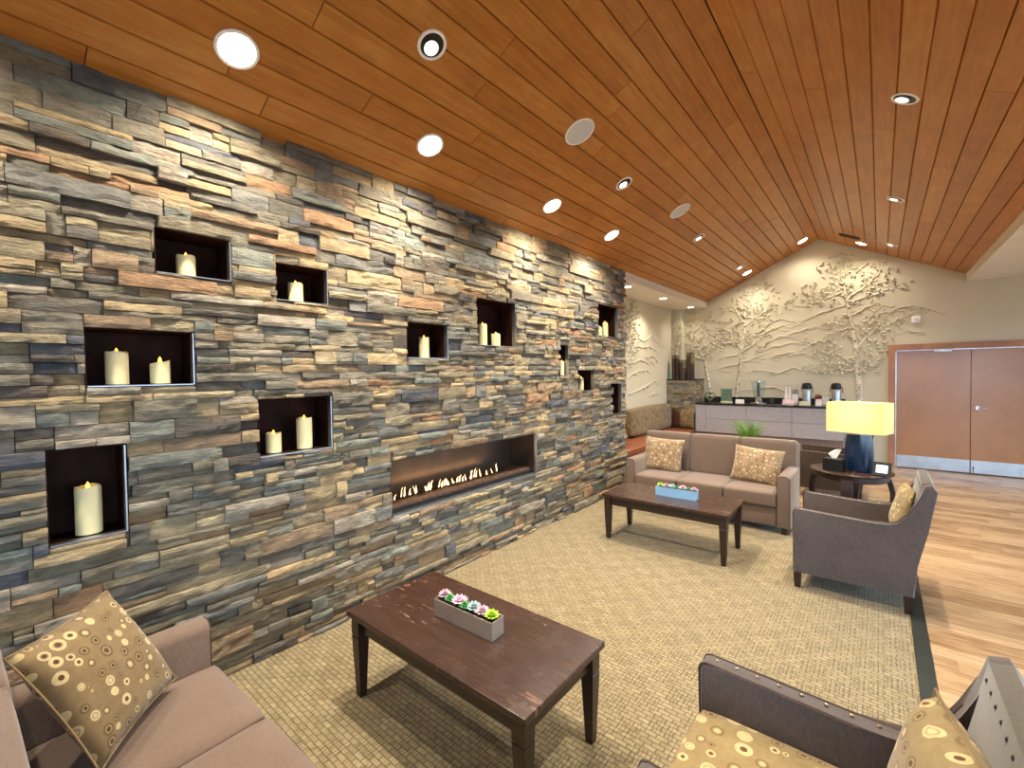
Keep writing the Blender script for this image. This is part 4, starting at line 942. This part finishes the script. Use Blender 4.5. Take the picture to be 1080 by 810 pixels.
# ================================================================== PLASTER MURAL
def leaf(bm, p, a_, L, n, ux, uz):
    d = ux*math.cos(a_)+uz*math.sin(a_); s = ux*-math.sin(a_)+uz*math.cos(a_)
    v = [bm.verts.new(q) for q in (p, p+d*L*.5+s*L*.26+n*.016, p+d*L+n*.024, p+d*L*.5-s*L*.26+n*.010, p+d*L*.5+n*.044)]
    for f in ((0, 1, 4), (1, 2, 4), (2, 3, 4), (3, 0, 4)): bm.faces.new([v[k] for k in f])
def tree_relief(label, org, ux, n, trunk, limbs, blobs, nleaf, seed, r0=.045, lsize=.074):
    """trunk, limbs: polylines (u, z) on the wall; blobs: (u, z, ru, rz) of the crown; stands out along n"""
    uz = Vector((0, 0, 1)); rr = random.Random(seed); ux = Vector(ux); n = Vector(n); org = Vector(org)
    P = lambda u, z, d=0: org+ux*u+uz*z+n*d
    t = empty('tree_relief', P(trunk[0][0], trunk[0][1])); tag(t, label, 'wall relief', 'plaster tree reliefs'); inv = t.location.copy()
    L = lambda p: p-inv
    def onwall(bm, e=.001):
        for q in bm.verts:
            d = (q.co+inv-org).dot(n)
            if d < e: q.co += n*(e-d)
        return bm
    def smoothline(pl, k=4, j=.012):
        out = []
        for (a, b_) in zip(pl, pl[1:]):
            for i in range(k): f = i/k; out.append((a[0]+(b_[0]-a[0])*f+rr.uniform(-j, j)*(i > 0), a[1]+(b_[1]-a[1])*f))
        return out+[pl[-1]]
    bm = B(); pts = smoothline(trunk, 4, .008); m_ = len(pts)
    tube(bm, [L(P(u, z, .004)) for u, z in pts], [r0*(1-.6*i/m_) for i in range(m_)], 8); obj('trunk', onwall(bm), 'plaster_trunk', t, smooth=True)
    bm = B(); knots = B()
    for i in range(2, m_-1, 2):
        u, z = pts[i]; ball(knots, L(P(u+rr.uniform(-.02, .02), z, r0*(1-.6*i/m_)*.85)), .017, .8, 8, 5)
    obj('bark_knots', onwall(knots), 'bamboo_brown', t, smooth=True)
    tips = []
    for lb in limbs:
        pl = smoothline(lb, 4, .015); k = len(pl); tube(bm, [L(P(u, z, .006)) for u, z in pl], [max(.004, .019*(1-.75*i/k)) for i in range(k)], 6)
        for i in range(2, k):
            for _ in range(2):
                u, z = pl[i]; a_ = rr.uniform(.2, PI-.2); l = rr.uniform(.12, .30); q = (u+math.cos(a_)*l, z+math.sin(a_)*l*.8)
                if abs(n.y) > .5: q = (max(q[0], -.43) if org.y > 9.8 else max(-.64, min(q[0], -.48)), min(q[1], ceil_z(max(q[0], 0))-.10))
                tube(bm, [L(P(u, z, .006)), L(P((u+q[0])/2+rr.uniform(-.02, .02), (z+q[1])/2, .010)), L(P(*q, .006))], [.007, .005, .003], 5); tips.append(q)
    obj('branches', onwall(bm), 'plaster_trunk', t, smooth=True)
    bm = B(); grid = {}; gap = lsize*.82
    for _ in range(nleaf*11):
        if tips and rr.random() < .25: u, z = rr.choice(tips); u += rr.uniform(-.08, .08); z += rr.uniform(-.08, .08)
        else:
            bu, bz, ru, rz = rr.choice(blobs); a_ = rr.uniform(0, 2*PI); q = math.sqrt(rr.random()); u = bu+ru*q*math.cos(a_); z = bz+rz*q*math.sin(a_)
            if noise.noise(Vector((u*5, z*5, seed))) < -.18: continue
        if abs(n.y) > .5 and (z > ceil_z(max(u, 0))-.16 or (org.y > 9.8 and u < -.40)): continue
        g = (int(u//gap), int(z//gap))
        if any((p[0]-u)**2+(p[1]-z)**2 < gap*gap for dx in (-1, 0, 1) for dz in (-1, 0, 1) for p in grid.get((g[0]+dx, g[1]+dz), ())): continue
        grid.setdefault(g, []).append((u, z))
        leaf(bm, L(P(u, z, .003)), rr.uniform(0, 2*PI), lsize*rr.uniform(.75, 1.2), n, ux, uz)
    obj('leaves', onwall(bm), 'plaster', t)
    return t
FX = dict(org=(0, YF, 0), ux=(1, 0, 0), n=(0, -1, 0))
tree_relief('small leaning plaster birch relief on the mural wall, right of the vases', trunk=[(.08, 1.13), (.05, 1.3), (0, 1.6), (-.05, 1.9), (-.09, 2.06)], limbs=[[(-.05, 1.9), (-.2, 2.2), (-.3, 2.6)], [(-.09, 2.06), (-.05, 2.4), (-.1, 2.75)], [(-.07, 1.98), (.15, 2.2), (.33, 2.35)], [(-.05, 1.9), (-.3, 2.0), (-.4, 2.1)]],
            blobs=[(-.22, 2.6, .24, .32), (.05, 2.5, .28, .3), (-.1, 2.15, .38, .2), (.2, 2.3, .26, .16)], nleaf=300, seed=1, r0=.03, **FX)
tree_relief('plaster birch relief with one round crown, behind the drink dispenser', trunk=[(.57, 1.13), (.61, 1.49), (.64, 1.8), (.66, 2.03), (.72, 2.55), (.75, 2.9)], limbs=[[(.66, 2.03), (.84, 2.16), (1.0, 2.26)], [(.72, 2.55), (.95, 2.75), (1.25, 2.9)], [(.73, 2.6), (.6, 2.8), (.52, 3.0)], [(.75, 2.9), (.85, 3.1), (.95, 3.3)], [(.67, 2.1), (.55, 2.25), (.45, 2.4)], [(.74, 2.75), (1.0, 2.7), (1.25, 2.62)]],
            blobs=[(.95, 3.1, .40, .28), (.7, 2.95, .28, .22), (1.1, 2.85, .30, .16), (.55, 2.55, .24, .2), (1.0, 2.62, .2, .1), (.98, 2.2, .22, .1), (.55, 2.4, .2, .14)], nleaf=420, seed=2, r0=.04, **FX)
tree_relief('largest plaster birch relief under the ridge, above the lamp', trunk=[(2.56, 1.13), (2.53, 1.57), (2.48, 2.16), (2.41, 2.58), (2.37, 2.91)], limbs=[[(2.37, 2.91), (2.29, 3.05), (2.12, 2.98), (1.76, 2.84)], [(2.37, 2.91), (2.3, 3.2), (2.12, 3.5)], [(2.37, 2.91), (2.66, 3.13), (2.82, 3.39)], [(2.38, 2.85), (2.75, 2.95), (3.0, 3.05)], [(2.5, 2.0), (2.7, 2.3), (2.95, 2.42)], [(2.51, 1.75), (2.2, 1.95), (1.95, 2.0)], [(2.53, 1.62), (2.25, 1.68), (1.97, 1.62)], [(2.53, 1.6), (2.7, 1.68), (2.78, 1.72)], [(2.3, 3.2), (2.3, 3.45), (2.42, 3.65)]],
            blobs=[(2.2, 3.4, .36, .28), (1.95, 3.05, .38, .2), (2.7, 3.2, .34, .26), (2.55, 3.0, .4, .14), (2.2, 3.1, .5, .3), (2.35, 3.65, .14, .14), (2.7, 2.35, .34, .22), (2.2, 1.9, .34, .2), (2.2, 1.68, .3, .1), (2.75, 2.1, .22, .16), (2.7, 1.68, .12, .08), (2.35, 2.45, .3, .2)], nleaf=760, seed=3, r0=.048, **FX)
tree_relief('plaster branch relief on the pier at the alcove corner above the vases', (0, 9.70, 0), (1, 0, 0), (0, -1, 0), [(-.52, 1.75), (-.55, 2.1), (-.57, 2.35)], [[(-.57, 2.3), (-.6, 2.5), (-.62, 2.7)], [(-.55, 2.1), (-.5, 2.4), (-.49, 2.6)]], [(-.56, 2.5, .09, .25), (-.56, 2.2, .09, .2)], 110, 4, r0=.018, lsize=.06)
AX = dict(org=(XA, 0, 0), ux=(0, 1, 0), n=(1, 0, 0))
tree_relief('plaster tree relief on the alcove wall beside the stone wall end', trunk=[(7.3, 1.0), (7.35, 1.5), (7.4, 2.0)], limbs=[[(7.4, 2.0), (7.55, 2.3), (7.65, 2.6)], [(7.38, 1.8), (7.7, 2.1), (7.8, 2.3)], [(7.4, 2.0), (7.4, 2.4), (7.5, 2.75)]], blobs=[(7.5, 2.5, .3, .3), (7.6, 2.15, .3, .22), (7.4, 1.9, .25, .2)], nleaf=170, seed=6, r0=.03, **AX)
def ridges(name, label, org, ux, n, lines, seed):
    rr = random.Random(seed); ux = Vector(ux); n = Vector(n); org = Vector(org); uz = Vector((0, 0, 1)); bm = B(); P = lambda u, z, d=0: org+ux*u+uz*z+n*d
    for ln in lines:
        pts = []
        for (a, b_) in zip(ln, ln[1:]):
            for i in range(5): f = i/5; pts.append((a[0]+(b_[0]-a[0])*f, a[1]+(b_[1]-a[1])*f+rr.uniform(-.018, .018)))
        pts.append(ln[-1]); m_ = len(pts)
        tube(bm, [P(u, z, 0) for u, z in pts], [max(.004, .017*math.sin(PI*(i+.6)/(m_+.2))*rr.uniform(.7, 1.2)) for i in range(m_)], 6)
        for i in range(1, m_-1):
            if rr.random() < .6:
                u, z = pts[i]; s = rr.choice((-1, 1)); l = rr.uniform(.06, .22)
                tube(bm, [P(u, z), P(u+s*l*.5, z-l*.22+rr.uniform(-.03, .02)), P(u+s*l, z-l*rr.uniform(.2, .5))], [.010, .008, .003], 5)
    for q in bm.verts:
        d = (q.co-org).dot(n)
        if d < .001: q.co += n*(.001-d)
    o = obj(name, bm, 'plaster', smooth=True, angle=180); tag(o, label, 'wall relief', 'plaster mountain reliefs'); return o
FR = [[(0.04, 1.66), (0.54, 1.8), (0.89, 1.91), (1.14, 2.01)], [(0.21, 2.13), (0.54, 2.23), (0.8, 2.33), (0.97, 2.43), (1.17, 2.57), (1.33, 2.66), (1.46, 2.61), (1.68, 2.54)], [(0.8, 2.29), (1.05, 2.39), (1.3, 2.5), (1.58, 2.57)],
      [(1.58, 2.5), (1.76, 2.59), (1.94, 2.68), (2.19, 2.76), (2.35, 2.82), (2.53, 2.82), (2.66, 2.74)], [(1.33, 2.3), (1.61, 2.39), (1.88, 2.46), (2.05, 2.41)], [(0.97, 2.02), (1.22, 2.12), (1.53, 2.18), (1.76, 2.24)],
      [(0.8, 1.65), (1.05, 1.68), (1.3, 1.6), (1.53, 1.71), (1.76, 1.67), (2.05, 1.61)], [(2.12, 2.49), (2.26, 2.55), (2.46, 2.63), (2.62, 2.73), (2.79, 2.79), (2.91, 2.75), (3.09, 2.6)], [(2.53, 2.52), (2.72, 2.59), (2.91, 2.62), (3.09, 2.68), (3.23, 2.71), (3.38, 2.66), (3.5, 2.59)],
      [(2.85, 2.43), (3.03, 2.48), (3.18, 2.54), (3.3, 2.63)], [(0.66, 1.26), (0.97, 1.3), (1.22, 1.34), (1.46, 1.27)], [(2.26, 2.34), (2.4, 2.42), (2.53, 2.49)], [(0.27, 1.93), (0.54, 2.0), (0.77, 2.07)], [(1.46, 1.93), (1.69, 1.99), (1.79, 1.95)], [(3.15, 2.36), (3.24, 2.27), (3.39, 2.26)],
      [(1.1, 2.2), (1.35, 2.32), (1.6, 2.3)], [(1.75, 2.1), (2.0, 2.2), (2.2, 2.22)], [(1.05, 1.88), (1.4, 1.98), (1.6, 2.02)]]
ridges('mountain_relief', 'plaster mountain range relief across the mural wall behind the counter', (0, YF, 0), (1, 0, 0), (0, -1, 0), FR, 3)
AR = [[(7.3, 2.36), (7.83, 2.31), (8.18, 2.26), (8.54, 2.37), (8.83, 2.29), (9.35, 2.15)], [(7.3, 2.02), (7.91, 2.14), (8.45, 2.16), (9.13, 2.03)], [(7.3, 1.8), (8.04, 1.89), (8.72, 1.83)], [(7.3, 1.54), (7.91, 1.68), (8.44, 1.71)], [(7.3, 1.24), (7.9, 1.32), (8.25, 1.38), (8.72, 1.48), (9.12, 1.47)], [(8.43, 1.18), (8.71, 1.24), (9.01, 1.2)], [(8.2, 1.95), (8.6, 1.98), (9.0, 1.85)]]
ridges('mountain_relief', 'plaster mountain relief on the alcove wall above the bench cushion', (XA, 0, 0), (0, 1, 0), (1, 0, 0), AR, 4)
